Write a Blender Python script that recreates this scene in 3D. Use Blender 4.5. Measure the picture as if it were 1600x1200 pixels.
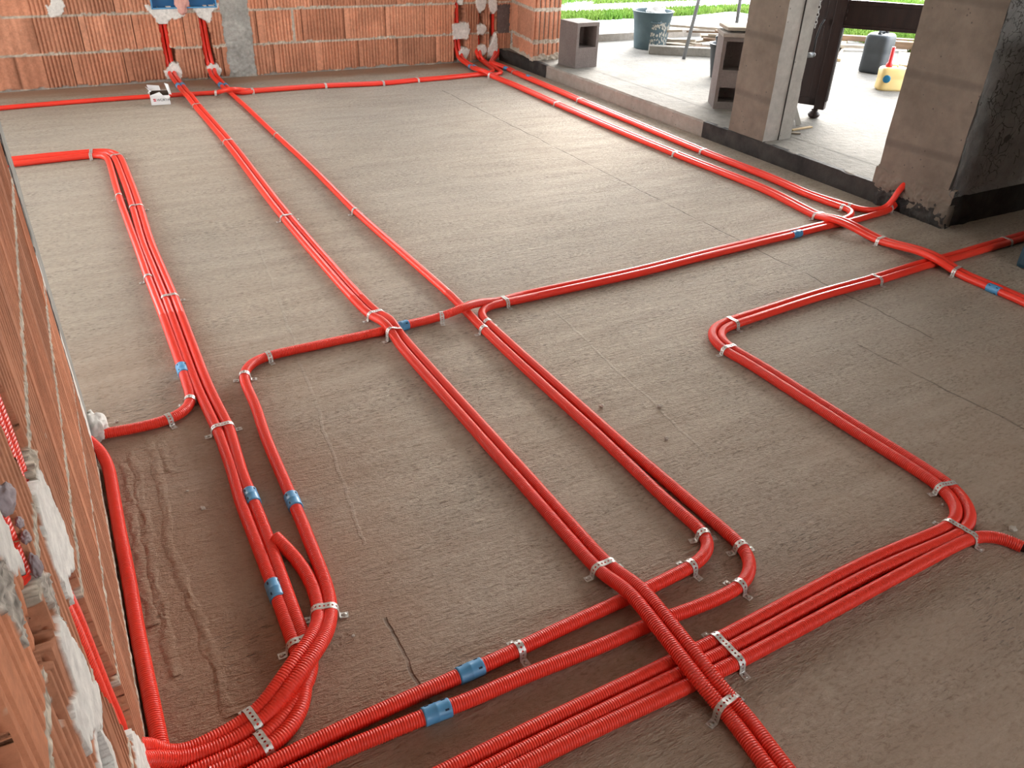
import bpy, bmesh, math, random
import numpy as np
from mathutils import Vector, Matrix, noise as mnoise

SHADE_SLAB_X = 6.7
SKY = 3.3
EXPO = 1.25
SUN_E = 5.0; SUN_A = 38; SUN_AZ = 40; SUN_EL = 24
FLOOR_A = (.34, .28, .215); FLOOR_B = (.47, .405, .325); FLOOR_C = (.39, .355, .305); FLOOR_BUMP = 1.0
RED_A = (.79, .034, .018); RED_B = (.86, .054, .028)
# board joints in the screed: x = c + k*y, from y0 to y1, half width, dark?
FLOOR_LINES = [(2.78, .008, 1.6, 6.3, .006, True), (2.58, -.06, 1.0, 1.7, .006, True), (.27, .115, 1.5, 3.7, .007, False),
               (.40, 0, .98, 1.25, .006, True), (1.38, .08, 1.4, 2.7, .007, False)]
# places where the aggregate shows: x, y, radius
ROUGH_SPOTS = [(2.21, 2.53, .20), (2.47, 2.42, .15), (1.92, 2.44, .12), (2.31, 3.22, .13), (2.06, 3.34, .12), (.09, 1.34, .10), (.07, 2.43, .12), (1.70, .57, .16), (1.05, 2.68, .08)]
RIDGES = [([(.017, 2.242), (.027, 2.096), (.017, 1.88), (.004, 1.748), (.009, 1.594), (.028, 1.408), (.028, 1.29), (.029, 1.199), (.043, 1.142)], 'long mortar ridge on the floor by the left wall, farthest from the wall'),
          ([(-.032, 2.176), (-.033, 1.935), (-.043, 1.745), (-.047, 1.576), (-.046, 1.425), (-.049, 1.293)], 'mortar ridge on the floor by the left wall, middle one of the long three'),
          ([(-.060, 2.12), (-.060, 2.007), (-.066, 1.808), (-.070, 1.631), (-.074, 1.457)], 'mortar ridge right beside the conduit at the left wall foot'),
          ([(.053, 2.188), (.048, 2.036), (.071, 2.008)], 'short hooked mortar ridge below the curled conduit'),
          ([(-.080, 2.60), (-.086, 2.45), (-.080, 2.38)], 'pale mortar trail on the floor behind the plaster lump')]

C = bpy.context.scene.collection
for o in list(bpy.data.objects):
    bpy.data.objects.remove(o)

# ------------------------------------------------------------------ camera
cam_d = bpy.data.cameras.new('camera')
cam = bpy.data.objects.new('camera', cam_d)
C.objects.link(cam)
cam_d.sensor_fit = 'HORIZONTAL'
cam_d.sensor_width = 36.0
cam_d.lens = 36.0 * 1254.15 / 1600
cam_d.clip_start = 0.02
cam_d.clip_end = 300
yaw, pitch, roll = [math.radians(a) for a in (29.743318, 31.753069, 2.144839)]
fwd = Vector((math.sin(yaw)*math.cos(pitch), math.cos(yaw)*math.cos(pitch), -math.sin(pitch)))
r0 = Vector((math.cos(yaw), -math.sin(yaw), 0)); u0 = r0.cross(fwd)
rt = math.cos(roll)*r0 + math.sin(roll)*u0
up = -math.sin(roll)*r0 + math.cos(roll)*u0
mw = Matrix((rt, up, -fwd)).transposed().to_4x4()
mw.translation = Vector((0, 0, 1.44))
cam.matrix_world = mw
bpy.context.scene.camera = cam

# ------------------------------------------------------------------ world, daylight
scene = bpy.context.scene
w = bpy.data.worlds.new('overcast_sky'); scene.world = w
w.use_nodes = True
nt = w.node_tree; nt.nodes.clear()
wo = nt.nodes.new('ShaderNodeOutputWorld'); bg = nt.nodes.new('ShaderNodeBackground')
tc = nt.nodes.new('ShaderNodeTexCoord'); sx = nt.nodes.new('ShaderNodeSeparateXYZ')
rmp = nt.nodes.new('ShaderNodeValToRGB')
rmp.color_ramp.elements[0].position = 0.0; rmp.color_ramp.elements[0].color = (1.0, 0.98, 0.95, 1)
rmp.color_ramp.elements[1].position = 0.6; rmp.color_ramp.elements[1].color = (0.80, 0.88, 1.0, 1)
nt.links.new(tc.outputs['Generated'], sx.inputs[0])
nt.links.new(sx.outputs['Z'], rmp.inputs[0])
nt.links.new(rmp.outputs[0], bg.inputs['Color'])
bg.inputs['Strength'].default_value = SKY
nt.links.new(bg.outputs[0], wo.inputs[0])
vs = scene.view_settings
vs.view_transform = 'Standard'; vs.look = 'None'; vs.gamma = 1.0; vs.use_curve_mapping = False
vs.exposure = EXPO

# low hazy sun beyond the terrace, behind thin cloud
sun_d = bpy.data.lights.new('hazy_sun', 'SUN'); sun = bpy.data.objects.new('hazy_sun', sun_d); C.objects.link(sun)
sun_d.energy = SUN_E; sun_d.angle = math.radians(SUN_A); sun_d.color = (1.0, .95, .88)
az, el = math.radians(SUN_AZ), math.radians(SUN_EL)
sun.rotation_euler = Vector((-math.cos(az)*math.cos(el), -math.sin(az)*math.cos(el), -math.sin(el))).to_track_quat('-Z', 'Y').to_euler()

# ------------------------------------------------------------------ traced layout, metres
PATHS = {
    'M1': [(0.885,7.387,0.53),(0.885,7.387,0.31),(0.885,7.39,0.195),(0.885,7.388,0.16),(0.885,7.38,0.122),(0.885,7.371,0.098),(0.885,7.364,0.087),(0.885,7.346,0.072),(0.885,7.336,0.067),(0.886,7.31,0.06),(0.887,7.252,0.053),(0.887,7.171,0.049),(0.884,6.767,0.04),(0.884,6.699,0.041),(0.881,6.579,0.05),(0.881,6.54,0.051),(0.883,6.501,0.047),(0.886,6.481,0.041),(0.894,6.431,0.023),(0.899,6.385,0.014),(0.902,6.293,0.007),(0.904,6.153,0.005),(0.904,5.932,0.007),(0.9,5.532,0.014),(0.898,5.326,0.016),(0.893,5.026,0.017),(0.876,4.348,0.017),(0.87,4.054,0.017),(0.868,3.765,0.016),(0.871,3.436,0.013),(0.879,2.989,0.008),(0.883,2.847,0.008),(0.886,2.74,0.011),(0.889,2.683,0.015),(0.893,2.636,0.023),(0.896,2.603,0.032),(0.895,2.581,0.039),(0.892,2.542,0.05),(0.891,2.517,0.054),(0.892,2.505,0.053),(0.895,2.496,0.049),(0.899,2.489,0.044),(0.903,2.484,0.036),(0.907,2.476,0.021),(0.907,2.47,0.016),(0.906,2.452,0.012),(0.902,2.361,0.016),(0.902,2.238,0.017),(0.911,1.581,0.016),(0.916,1.217,0.012),(0.916,1.169,0.013),(0.916,1.144,0.016),(0.915,1.104,0.027),(0.919,1.039,0.048),(0.919,1.016,0.052),(0.918,0.994,0.053),(0.906,0.802,0.053),(0.904,0.765,0.05),(0.906,0.737,0.044),(0.908,0.724,0.04),(0.911,0.712,0.035),(0.925,0.681,0.018),(0.926,0.664,0.014),(0.914,0.564,0.016),(0.897,0.351,0.017)],
    'M2': [(0.922,7.387,0.53),(0.922,7.387,0.31),(0.922,7.39,0.195),(0.922,7.388,0.16),(0.922,7.38,0.122),(0.922,7.371,0.098),(0.922,7.364,0.087),(0.922,7.346,0.072),(0.922,7.336,0.067),(0.922,7.31,0.06),(0.921,7.251,0.053),(0.919,6.935,0.043),(0.917,6.766,0.04),(0.917,6.698,0.041),(0.914,6.579,0.05),(0.914,6.541,0.051),(0.916,6.505,0.047),(0.927,6.435,0.023),(0.932,6.387,0.014),(0.935,6.294,0.007),(0.937,6.154,0.005),(0.937,5.932,0.007),(0.933,5.531,0.014),(0.931,5.326,0.016),(0.926,5.025,0.017),(0.909,4.347,0.017),(0.903,4.053,0.017),(0.901,3.765,0.016),(0.904,3.437,0.013),(0.912,2.99,0.008),(0.916,2.848,0.008),(0.919,2.742,0.011),(0.922,2.685,0.015),(0.926,2.639,0.023),(0.929,2.592,0.035),(0.926,2.553,0.046),(0.923,2.529,0.05),(0.922,2.52,0.048),(0.922,2.514,0.043),(0.928,2.504,0.028),(0.932,2.498,0.021),(0.935,2.49,0.016),(0.938,2.481,0.013),(0.939,2.461,0.011),(0.935,2.361,0.016),(0.935,2.248,0.017),(0.944,1.581,0.016),(0.949,1.217,0.012),(0.949,1.169,0.013),(0.949,1.133,0.018),(0.948,1.095,0.03),(0.951,1.04,0.048),(0.952,1.016,0.052),(0.951,0.992,0.053),(0.939,0.8,0.053),(0.937,0.765,0.05),(0.938,0.741,0.044),(0.94,0.73,0.039),(0.956,0.69,0.017),(0.959,0.67,0.014),(0.958,0.649,0.013),(0.947,0.561,0.016),(0.929,0.348,0.017)],
    'S1': [(1.185,7.387,0.53),(1.189,7.387,0.345),(1.194,7.385,0.195),(1.195,7.381,0.159),(1.198,7.374,0.122),(1.199,7.366,0.1),(1.199,7.36,0.091),(1.199,7.345,0.077),(1.199,7.336,0.072),(1.197,7.316,0.065),(1.193,7.28,0.059),(1.188,7.214,0.052),(1.192,7.141,0.04),(1.204,7.042,0.026),(1.209,6.983,0.02),(1.211,6.933,0.017),(1.211,6.862,0.017),(1.219,6.745,0.016),(1.223,6.65,0.017),(1.229,6.141,0.017),(1.226,5.524,0.017),(1.233,4.853,0.017),(1.233,4.61,0.017),(1.231,4.411,0.017),(1.222,3.977,0.017),(1.22,3.803,0.017),(1.223,3.578,0.017),(1.243,2.761,0.017),(1.242,2.654,0.017),(1.232,2.392,0.017),(1.23,2.246,0.017),(1.231,2.078,0.017),(1.237,1.612,0.017),(1.233,1.276,0.017),(1.24,1.15,0.017),(1.238,1.113,0.017),(1.234,1.101,0.017),(1.228,1.09,0.017),(1.219,1.079,0.017),(1.207,1.07,0.017),(1.194,1.062,0.017),(1.165,1.051,0.017),(1.123,1.044,0.017),(0.973,1.034,0.017),(0.725,1.025,0.017),(0.585,1.016,0.017),(0.364,1.012,0.017),(0.198,1.006,0.017),(0.112,1.0,0.017),(-0.024,0.984,0.017)],
    'S2': [(1.222,7.387,0.53),(1.224,7.387,0.322),(1.228,7.387,0.219),(1.231,7.385,0.183),(1.233,7.379,0.147),(1.237,7.37,0.111),(1.239,7.36,0.091),(1.239,7.345,0.077),(1.237,7.326,0.068),(1.234,7.302,0.063),(1.226,7.251,0.057),(1.224,7.213,0.051),(1.227,7.176,0.042),(1.241,7.115,0.024),(1.245,7.078,0.018),(1.246,7.029,0.016),(1.242,6.825,0.016),(1.244,6.762,0.016),(1.247,6.735,0.016),(1.254,6.712,0.017),(1.26,6.701,0.017),(1.276,6.683,0.017),(1.297,6.67,0.017),(1.321,6.664,0.017),(1.347,6.667,0.017),(1.411,6.691,0.017),(1.443,6.696,0.017),(1.753,6.695,0.017),(1.905,6.691,0.017),(1.985,6.686,0.017),(2.059,6.678,0.017),(2.289,6.641,0.017),(2.36,6.632,0.017),(2.418,6.626,0.017),(2.48,6.625,0.017),(2.564,6.629,0.017),(2.77,6.648,0.017),(3.002,6.657,0.017),(3.074,6.661,0.017),(3.402,6.694,0.017),(3.422,6.692,0.017),(3.433,6.689,0.017),(3.466,6.672,0.017),(3.491,6.662,0.017),(3.517,6.659,0.017),(3.543,6.663,0.017),(3.556,6.668,0.017),(3.567,6.674,0.017),(3.587,6.691,0.017),(3.612,6.723,0.017),(3.624,6.747,0.017),(3.631,6.771,0.017),(3.673,7.056,0.016),(3.681,7.096,0.016),(3.702,7.186,0.014),(3.709,7.224,0.015),(3.71,7.241,0.017),(3.708,7.246,0.019),(3.704,7.248,0.022),(3.698,7.247,0.027),(3.675,7.234,0.043),(3.67,7.233,0.048),(3.667,7.236,0.052),(3.667,7.243,0.056),(3.669,7.252,0.059),(3.693,7.319,0.076),(3.701,7.343,0.086),(3.703,7.352,0.093),(3.704,7.368,0.11),(3.703,7.378,0.132),(3.7,7.388,0.166),(3.699,7.392,0.204),(3.697,7.394,0.296),(3.695,7.387,0.55)],
    'FR': [(-0.598,6.712,0.017),(-0.408,6.74,0.017),(-0.298,6.753,0.017),(-0.131,6.765,0.017),(0.07,6.775,0.017),(0.262,6.78,0.017),(0.457,6.781,0.017),(0.54,6.779,0.017),(0.687,6.772,0.017),(0.857,6.768,0.016),(0.933,6.762,0.016),(1.01,6.754,0.016),(1.069,6.746,0.017),(1.108,6.736,0.018),(1.13,6.725,0.021),(1.139,6.717,0.024),(1.152,6.697,0.032),(1.171,6.665,0.044),(1.185,6.646,0.051),(1.193,6.64,0.054),(1.201,6.636,0.056),(1.211,6.634,0.057),(1.233,6.64,0.056),(1.265,6.66,0.05),(1.284,6.677,0.044),(1.317,6.72,0.029),(1.335,6.737,0.022),(1.344,6.743,0.02),(1.354,6.746,0.018),(1.365,6.747,0.016),(1.377,6.746,0.016),(1.422,6.732,0.016),(1.443,6.73,0.016),(1.805,6.727,0.017),(1.907,6.724,0.017),(1.988,6.719,0.017),(2.095,6.706,0.017),(2.344,6.667,0.017),(2.411,6.66,0.017),(2.469,6.658,0.017),(2.561,6.661,0.017),(2.768,6.681,0.017),(3.001,6.689,0.017),(3.082,6.694,0.017),(3.399,6.727,0.017),(3.454,6.737,0.017),(3.507,6.754,0.016),(3.531,6.767,0.017),(3.541,6.775,0.017),(3.568,6.804,0.017),(3.582,6.826,0.017),(3.593,6.849,0.017),(3.601,6.871,0.017),(3.611,6.906,0.016),(3.689,7.259,0.015),(3.696,7.297,0.016),(3.698,7.314,0.018),(3.697,7.318,0.019),(3.694,7.319,0.022),(3.689,7.315,0.025),(3.659,7.278,0.044),(3.654,7.275,0.049),(3.652,7.277,0.054),(3.654,7.292,0.063),(3.664,7.33,0.078),(3.668,7.351,0.092),(3.669,7.36,0.1),(3.669,7.373,0.121),(3.667,7.385,0.155),(3.666,7.392,0.194),(3.665,7.394,0.259),(3.66,7.387,0.55)],
    'RI1': [(3.44,7.387,0.6),(3.448,7.387,0.354),(3.456,7.387,0.195),(3.461,7.381,0.138),(3.464,7.376,0.114),(3.468,7.367,0.091),(3.469,7.353,0.074),(3.468,7.345,0.068),(3.464,7.324,0.06),(3.458,7.299,0.056),(3.451,7.27,0.053),(3.433,7.2,0.052),(3.428,7.167,0.05),(3.429,7.147,0.047),(3.44,7.098,0.034),(3.442,7.07,0.03),(3.44,7.045,0.029),(3.433,7.007,0.029),(3.407,6.898,0.035),(3.396,6.845,0.038),(3.388,6.779,0.043),(3.385,6.72,0.05),(3.388,6.687,0.052),(3.394,6.666,0.05),(3.4,6.657,0.048),(3.415,6.64,0.039),(3.438,6.621,0.023),(3.443,6.614,0.019),(3.449,6.599,0.013),(3.454,6.569,0.01),(3.456,6.525,0.009),(3.447,6.268,0.016),(3.443,6.074,0.017),(3.426,5.539,0.017),(3.418,5.073,0.017),(3.414,4.654,0.017),(3.415,4.33,0.017),(3.42,3.98,0.017),(3.424,3.842,0.017),(3.441,3.445,0.017),(3.444,3.326,0.017),(3.443,3.235,0.017),(3.438,3.141,0.016),(3.429,3.035,0.014),(3.414,2.915,0.012),(3.4,2.824,0.013),(3.394,2.793,0.015),(3.387,2.763,0.02),(3.37,2.709,0.035),(3.362,2.673,0.044),(3.358,2.648,0.049),(3.359,2.624,0.052),(3.362,2.6,0.052),(3.367,2.579,0.05),(3.39,2.511,0.035),(3.397,2.481,0.028),(3.403,2.418,0.019),(3.406,2.373,0.018),(3.411,2.302,0.026),(3.409,2.212,0.04),(3.404,2.168,0.047),(3.39,2.113,0.054),(3.386,2.09,0.055),(3.385,2.077,0.054),(3.386,2.064,0.053),(3.393,2.038,0.048),(3.406,2.001,0.034),(3.415,1.968,0.019),(3.418,1.95,0.015),(3.419,1.922,0.013),(3.415,1.779,0.016),(3.409,1.657,0.017),(3.399,1.57,0.017),(3.372,1.38,0.017)],
    'RI2': [(3.475,7.387,0.6),(3.483,7.387,0.343),(3.494,7.387,0.195),(3.501,7.381,0.138),(3.505,7.376,0.114),(3.508,7.367,0.091),(3.509,7.353,0.074),(3.508,7.345,0.068),(3.503,7.325,0.06),(3.496,7.301,0.056),(3.487,7.274,0.054),(3.467,7.206,0.052),(3.46,7.174,0.05),(3.461,7.156,0.047),(3.473,7.103,0.034),(3.475,7.069,0.03),(3.473,7.041,0.029),(3.465,7.0,0.029),(3.439,6.891,0.035),(3.428,6.839,0.038),(3.421,6.776,0.043),(3.418,6.72,0.05),(3.419,6.701,0.051),(3.424,6.683,0.048),(3.436,6.667,0.04),(3.461,6.644,0.023),(3.468,6.636,0.019),(3.478,6.62,0.014),(3.482,6.605,0.012),(3.486,6.581,0.01),(3.489,6.525,0.009),(3.48,6.267,0.016),(3.476,6.073,0.017),(3.459,5.538,0.017),(3.451,5.073,0.017),(3.447,4.654,0.017),(3.448,4.331,0.017),(3.453,3.981,0.017),(3.457,3.844,0.017),(3.474,3.446,0.017),(3.477,3.327,0.017),(3.476,3.234,0.017),(3.471,3.139,0.016),(3.462,3.032,0.014),(3.447,2.91,0.012),(3.432,2.818,0.013),(3.425,2.781,0.015),(3.419,2.754,0.02),(3.396,2.678,0.041),(3.391,2.646,0.049),(3.391,2.626,0.052),(3.394,2.607,0.052),(3.399,2.589,0.05),(3.422,2.52,0.035),(3.43,2.487,0.028),(3.436,2.42,0.019),(3.439,2.376,0.018),(3.443,2.303,0.026),(3.442,2.21,0.04),(3.436,2.162,0.047),(3.419,2.096,0.054),(3.417,2.078,0.054),(3.418,2.068,0.053),(3.424,2.047,0.048),(3.442,1.998,0.028),(3.448,1.974,0.019),(3.451,1.953,0.015),(3.452,1.923,0.013),(3.448,1.778,0.016),(3.442,1.655,0.017),(3.432,1.565,0.017),(3.405,1.376,0.017)],
    'RO1': [(3.855,7.387,0.5),(3.861,7.392,0.31),(3.864,7.39,0.23),(3.869,7.383,0.171),(3.877,7.374,0.121),(3.877,7.365,0.1),(3.874,7.353,0.083),(3.867,7.339,0.072),(3.858,7.323,0.064),(3.838,7.294,0.056),(3.813,7.26,0.05),(3.756,7.185,0.044),(3.696,7.1,0.042),(3.672,7.063,0.041),(3.665,7.042,0.04),(3.665,7.034,0.039),(3.671,7.018,0.037),(3.709,6.946,0.025),(3.724,6.911,0.02),(3.734,6.876,0.017),(3.735,6.849,0.015),(3.734,6.821,0.015),(3.716,6.705,0.016),(3.7,6.468,0.017),(3.693,6.307,0.017),(3.681,5.829,0.017),(3.665,5.56,0.017),(3.66,5.428,0.017),(3.65,4.853,0.017),(3.632,4.258,0.017),(3.627,4.03,0.017),(3.627,3.873,0.017),(3.635,3.549,0.017),(3.635,3.418,0.017),(3.629,3.292,0.017),(3.613,3.075,0.017),(3.616,3.011,0.017),(3.625,2.908,0.017),(3.631,2.853,0.017),(3.641,2.796,0.017),(3.642,2.783,0.017),(3.64,2.771,0.017),(3.629,2.749,0.017),(3.621,2.739,0.017),(3.601,2.721,0.017),(3.577,2.706,0.017),(3.552,2.695,0.017),(3.501,2.68,0.017),(3.435,2.67,0.017),(3.395,2.669,0.017),(3.299,2.672,0.017),(3.108,2.66,0.017),(2.899,2.651,0.017),(2.489,2.625,0.017),(2.202,2.603,0.017),(2.091,2.597,0.017),(1.952,2.593,0.017),(1.475,2.588,0.016),(1.453,2.584,0.016),(1.418,2.574,0.017),(1.406,2.572,0.017),(1.356,2.573,0.023),(1.32,2.568,0.032),(1.285,2.555,0.041),(1.242,2.53,0.052),(1.221,2.521,0.054),(1.21,2.52,0.053),(1.187,2.522,0.046),(1.143,2.539,0.026),(1.122,2.546,0.019),(1.099,2.55,0.015),(1.075,2.551,0.014),(0.994,2.547,0.016),(0.894,2.536,0.016),(0.482,2.533,0.017),(0.456,2.53,0.017),(0.429,2.524,0.017),(0.406,2.514,0.017),(0.396,2.507,0.017),(0.378,2.489,0.017),(0.371,2.478,0.017),(0.359,2.454,0.017),(0.352,2.428,0.017),(0.346,2.389,0.017),(0.344,2.228,0.017),(0.332,2.081,0.017),(0.328,1.996,0.017),(0.32,1.644,0.017),(0.311,1.429,0.016),(0.308,1.391,0.016),(0.303,1.351,0.017),(0.297,1.324,0.019),(0.29,1.296,0.023),(0.281,1.271,0.029),(0.27,1.246,0.037),(0.257,1.224,0.044),(0.243,1.203,0.05),(0.217,1.175,0.055),(0.197,1.158,0.055),(0.176,1.142,0.053),(0.155,1.128,0.047),(0.124,1.109,0.034),(0.103,1.099,0.026),(0.078,1.09,0.019),(0.05,1.083,0.017),(0.008,1.076,0.016),(-0.034,1.075,0.016),(-0.063,1.076,0.019),(-0.076,1.077,0.022),(-0.087,1.078,0.027),(-0.096,1.079,0.034),(-0.105,1.081,0.052),(-0.111,1.079,0.06),(-0.126,1.072,0.075),(-0.141,1.06,0.091),(-0.15,1.047,0.108),(-0.154,1.034,0.128),(-0.154,1.021,0.149),(-0.154,1.011,0.17),(-0.15,0.997,0.203),(-0.145,0.98,0.25),(-0.144,0.969,0.287),(-0.143,0.951,0.352),(-0.143,0.94,0.402),(-0.143,0.933,0.466),(-0.144,0.93,0.567),(-0.151,0.921,0.697),(-0.15,0.917,0.735),(-0.143,0.904,0.819),(-0.143,0.898,0.899),(-0.143,0.893,1.04),(-0.143,0.885,1.4)],
    'RO2': [(3.89,7.387,0.5),(3.896,7.392,0.31),(3.899,7.39,0.23),(3.904,7.383,0.171),(3.912,7.373,0.121),(3.913,7.364,0.1),(3.909,7.353,0.083),(3.902,7.34,0.072),(3.892,7.324,0.065),(3.872,7.297,0.056),(3.846,7.264,0.05),(3.788,7.192,0.044),(3.719,7.102,0.042),(3.699,7.069,0.041),(3.694,7.056,0.04),(3.695,7.049,0.039),(3.7,7.033,0.037),(3.738,6.961,0.025),(3.755,6.922,0.02),(3.766,6.881,0.017),(3.768,6.849,0.015),(3.766,6.817,0.015),(3.749,6.702,0.016),(3.733,6.478,0.017),(3.726,6.306,0.017),(3.713,5.827,0.017),(3.698,5.569,0.017),(3.694,5.471,0.017),(3.683,4.852,0.017),(3.665,4.257,0.017),(3.66,4.029,0.017),(3.66,3.873,0.017),(3.668,3.549,0.017),(3.668,3.417,0.017),(3.662,3.29,0.017),(3.646,3.091,0.017),(3.647,3.055,0.017),(3.661,2.958,0.017),(3.692,2.79,0.017),(3.7,2.766,0.016),(3.706,2.755,0.016),(3.722,2.736,0.016),(3.732,2.728,0.016),(3.755,2.716,0.016),(3.782,2.709,0.016),(3.823,2.704,0.018),(3.835,2.703,0.02),(3.846,2.702,0.025),(3.854,2.699,0.032),(3.859,2.696,0.042),(3.865,2.689,0.069),(3.87,2.684,0.096),(3.874,2.684,0.108),(3.881,2.684,0.119),(3.889,2.685,0.129),(3.899,2.686,0.136),(3.92,2.69,0.146),(3.98,2.7,0.16)],
    'C1': [(3.98,2.635,0.165),(3.938,2.633,0.15),(3.929,2.634,0.145),(3.924,2.638,0.139),(3.923,2.644,0.132),(3.926,2.652,0.125),(3.938,2.671,0.108),(3.943,2.68,0.098),(3.945,2.688,0.086),(3.946,2.695,0.075),(3.943,2.7,0.064),(3.938,2.702,0.054),(3.931,2.703,0.045),(3.91,2.7,0.033),(3.885,2.692,0.024),(3.846,2.683,0.016),(3.811,2.676,0.014),(3.725,2.664,0.016),(3.508,2.644,0.017),(3.443,2.641,0.017),(3.31,2.64,0.017),(3.109,2.627,0.017),(2.883,2.617,0.017),(2.491,2.592,0.017),(2.134,2.566,0.017),(1.974,2.56,0.017),(1.43,2.553,0.017),(1.364,2.558,0.017),(1.334,2.554,0.017),(1.32,2.549,0.017),(1.308,2.542,0.017),(1.297,2.533,0.017),(1.281,2.51,0.017),(1.272,2.485,0.017),(1.268,2.457,0.017),(1.269,2.197,0.017),(1.278,1.546,0.017),(1.297,1.06,0.017),(1.295,1.035,0.017),(1.292,1.021,0.017),(1.286,1.007,0.017),(1.27,0.982,0.017),(1.249,0.963,0.017),(1.227,0.949,0.017),(1.215,0.944,0.017),(1.179,0.935,0.017),(1.129,0.933,0.017),(1.063,0.934,0.017),(0.947,0.943,0.017),(0.785,0.943,0.017),(0.571,0.952,0.017),(0.47,0.951,0.017),(0.386,0.957,0.017),(0.203,0.962,0.017),(0.015,0.956,0.017)],
    'T1': [(4.802,2.142,0.017),(4.145,2.103,0.017),(3.574,2.079,0.016),(3.375,2.078,0.016),(3.083,2.057,0.017),(2.988,2.052,0.017),(2.717,2.048,0.017),(2.626,2.044,0.017),(2.508,2.037,0.017),(2.11,2.004,0.017),(2.075,1.998,0.017),(2.059,1.991,0.017),(2.044,1.981,0.017),(2.031,1.969,0.017),(2.019,1.956,0.017),(2.009,1.94,0.017),(2.002,1.923,0.017),(1.995,1.893,0.016),(1.993,1.871,0.016),(1.994,1.84,0.017),(2.002,1.763,0.017),(2.005,1.719,0.017),(2.01,1.327,0.017),(2.017,1.084,0.017),(2.016,0.994,0.017),(2.012,0.952,0.017),(2.005,0.93,0.017),(1.995,0.906,0.017),(1.971,0.872,0.017),(1.941,0.844,0.017),(1.918,0.831,0.017),(1.892,0.822,0.017),(1.868,0.817,0.017),(1.841,0.815,0.017),(1.78,0.816,0.017),(1.612,0.823,0.017),(1.536,0.824,0.017),(1.419,0.821,0.017),(1.03,0.804,0.017),(0.526,0.802,0.017),(0.334,0.798,0.017)],
    'T2': [(4.8,2.174,0.017),(4.143,2.136,0.017),(3.573,2.112,0.016),(3.373,2.111,0.016),(3.081,2.09,0.017),(2.986,2.085,0.017),(2.716,2.081,0.017),(2.614,2.077,0.017),(2.494,2.069,0.017),(2.107,2.037,0.017),(2.085,2.034,0.017),(2.064,2.029,0.017),(2.044,2.02,0.017),(2.024,2.007,0.017),(2.007,1.992,0.017),(1.993,1.975,0.017),(1.98,1.956,0.017),(1.971,1.934,0.017),(1.963,1.898,0.016),(1.96,1.873,0.016),(1.961,1.837,0.017),(1.97,1.76,0.017),(1.972,1.718,0.017),(1.977,1.327,0.017),(1.984,1.083,0.017),(1.984,1.004,0.017),(1.982,0.978,0.017),(1.978,0.956,0.017),(1.966,0.922,0.017),(1.946,0.893,0.017),(1.922,0.871,0.017),(1.904,0.861,0.017),(1.884,0.854,0.017),(1.86,0.85,0.017),(1.827,0.848,0.017),(1.625,0.856,0.017),(1.536,0.857,0.017),(1.418,0.854,0.017),(1.029,0.837,0.017),(0.526,0.835,0.017),(0.333,0.831,0.017)],
    'T3': [(1.957,0.708,0.017),(1.951,0.736,0.017),(1.946,0.749,0.017),(1.93,0.769,0.017),(1.92,0.776,0.017),(1.898,0.786,0.017),(1.873,0.791,0.017),(1.85,0.793,0.017),(1.765,0.792,0.017),(1.049,0.771,0.017),(0.939,0.771,0.017),(0.642,0.776,0.017),(0.341,0.775,0.017)],
    'L3': [(-0.529,5.398,0.017),(-0.291,5.399,0.017),(-0.08,5.404,0.017),(0.153,5.396,0.017),(0.182,5.392,0.017),(0.196,5.388,0.017),(0.209,5.381,0.017),(0.22,5.373,0.017),(0.229,5.363,0.017),(0.244,5.342,0.017),(0.254,5.321,0.017),(0.264,5.291,0.017),(0.274,5.226,0.017),(0.277,5.172,0.017),(0.278,5.093,0.017),(0.271,4.581,0.017),(0.263,4.246,0.017),(0.249,3.892,0.017),(0.245,3.718,0.017),(0.246,3.129,0.017),(0.235,2.471,0.017),(0.236,2.367,0.017),(0.244,2.144,0.017),(0.228,1.903,0.017),(0.227,1.65,0.017),(0.216,1.326,0.017),(0.217,1.205,0.017),(0.211,1.176,0.017),(0.206,1.164,0.017),(0.191,1.143,0.017),(0.153,1.108,0.017),(0.108,1.073,0.017),(0.085,1.057,0.017),(0.072,1.052,0.017),(0.044,1.046,0.017),(-0.075,1.045,0.017)],
    'L2': [(-0.529,5.365,0.017),(-0.291,5.366,0.017),(-0.08,5.371,0.017),(0.174,5.361,0.017),(0.184,5.359,0.017),(0.198,5.349,0.017),(0.21,5.334,0.017),(0.22,5.317,0.017),(0.232,5.283,0.017),(0.24,5.233,0.017),(0.244,5.171,0.017),(0.245,5.093,0.017),(0.239,4.603,0.017),(0.23,4.247,0.017),(0.216,3.893,0.017),(0.212,3.728,0.017),(0.213,3.13,0.017),(0.202,2.471,0.017),(0.203,2.366,0.017),(0.211,2.125,0.017),(0.207,1.936,0.017),(0.197,1.779,0.017),(0.197,1.442,0.016),(0.192,1.194,0.017),(0.187,1.152,0.017),(0.176,1.114,0.017),(0.157,1.079,0.017),(0.138,1.059,0.017),(0.128,1.051,0.017),(0.105,1.038,0.017),(0.092,1.034,0.017),(0.066,1.029,0.017),(0.039,1.027,0.017),(-0.027,1.028,0.017)],
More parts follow.
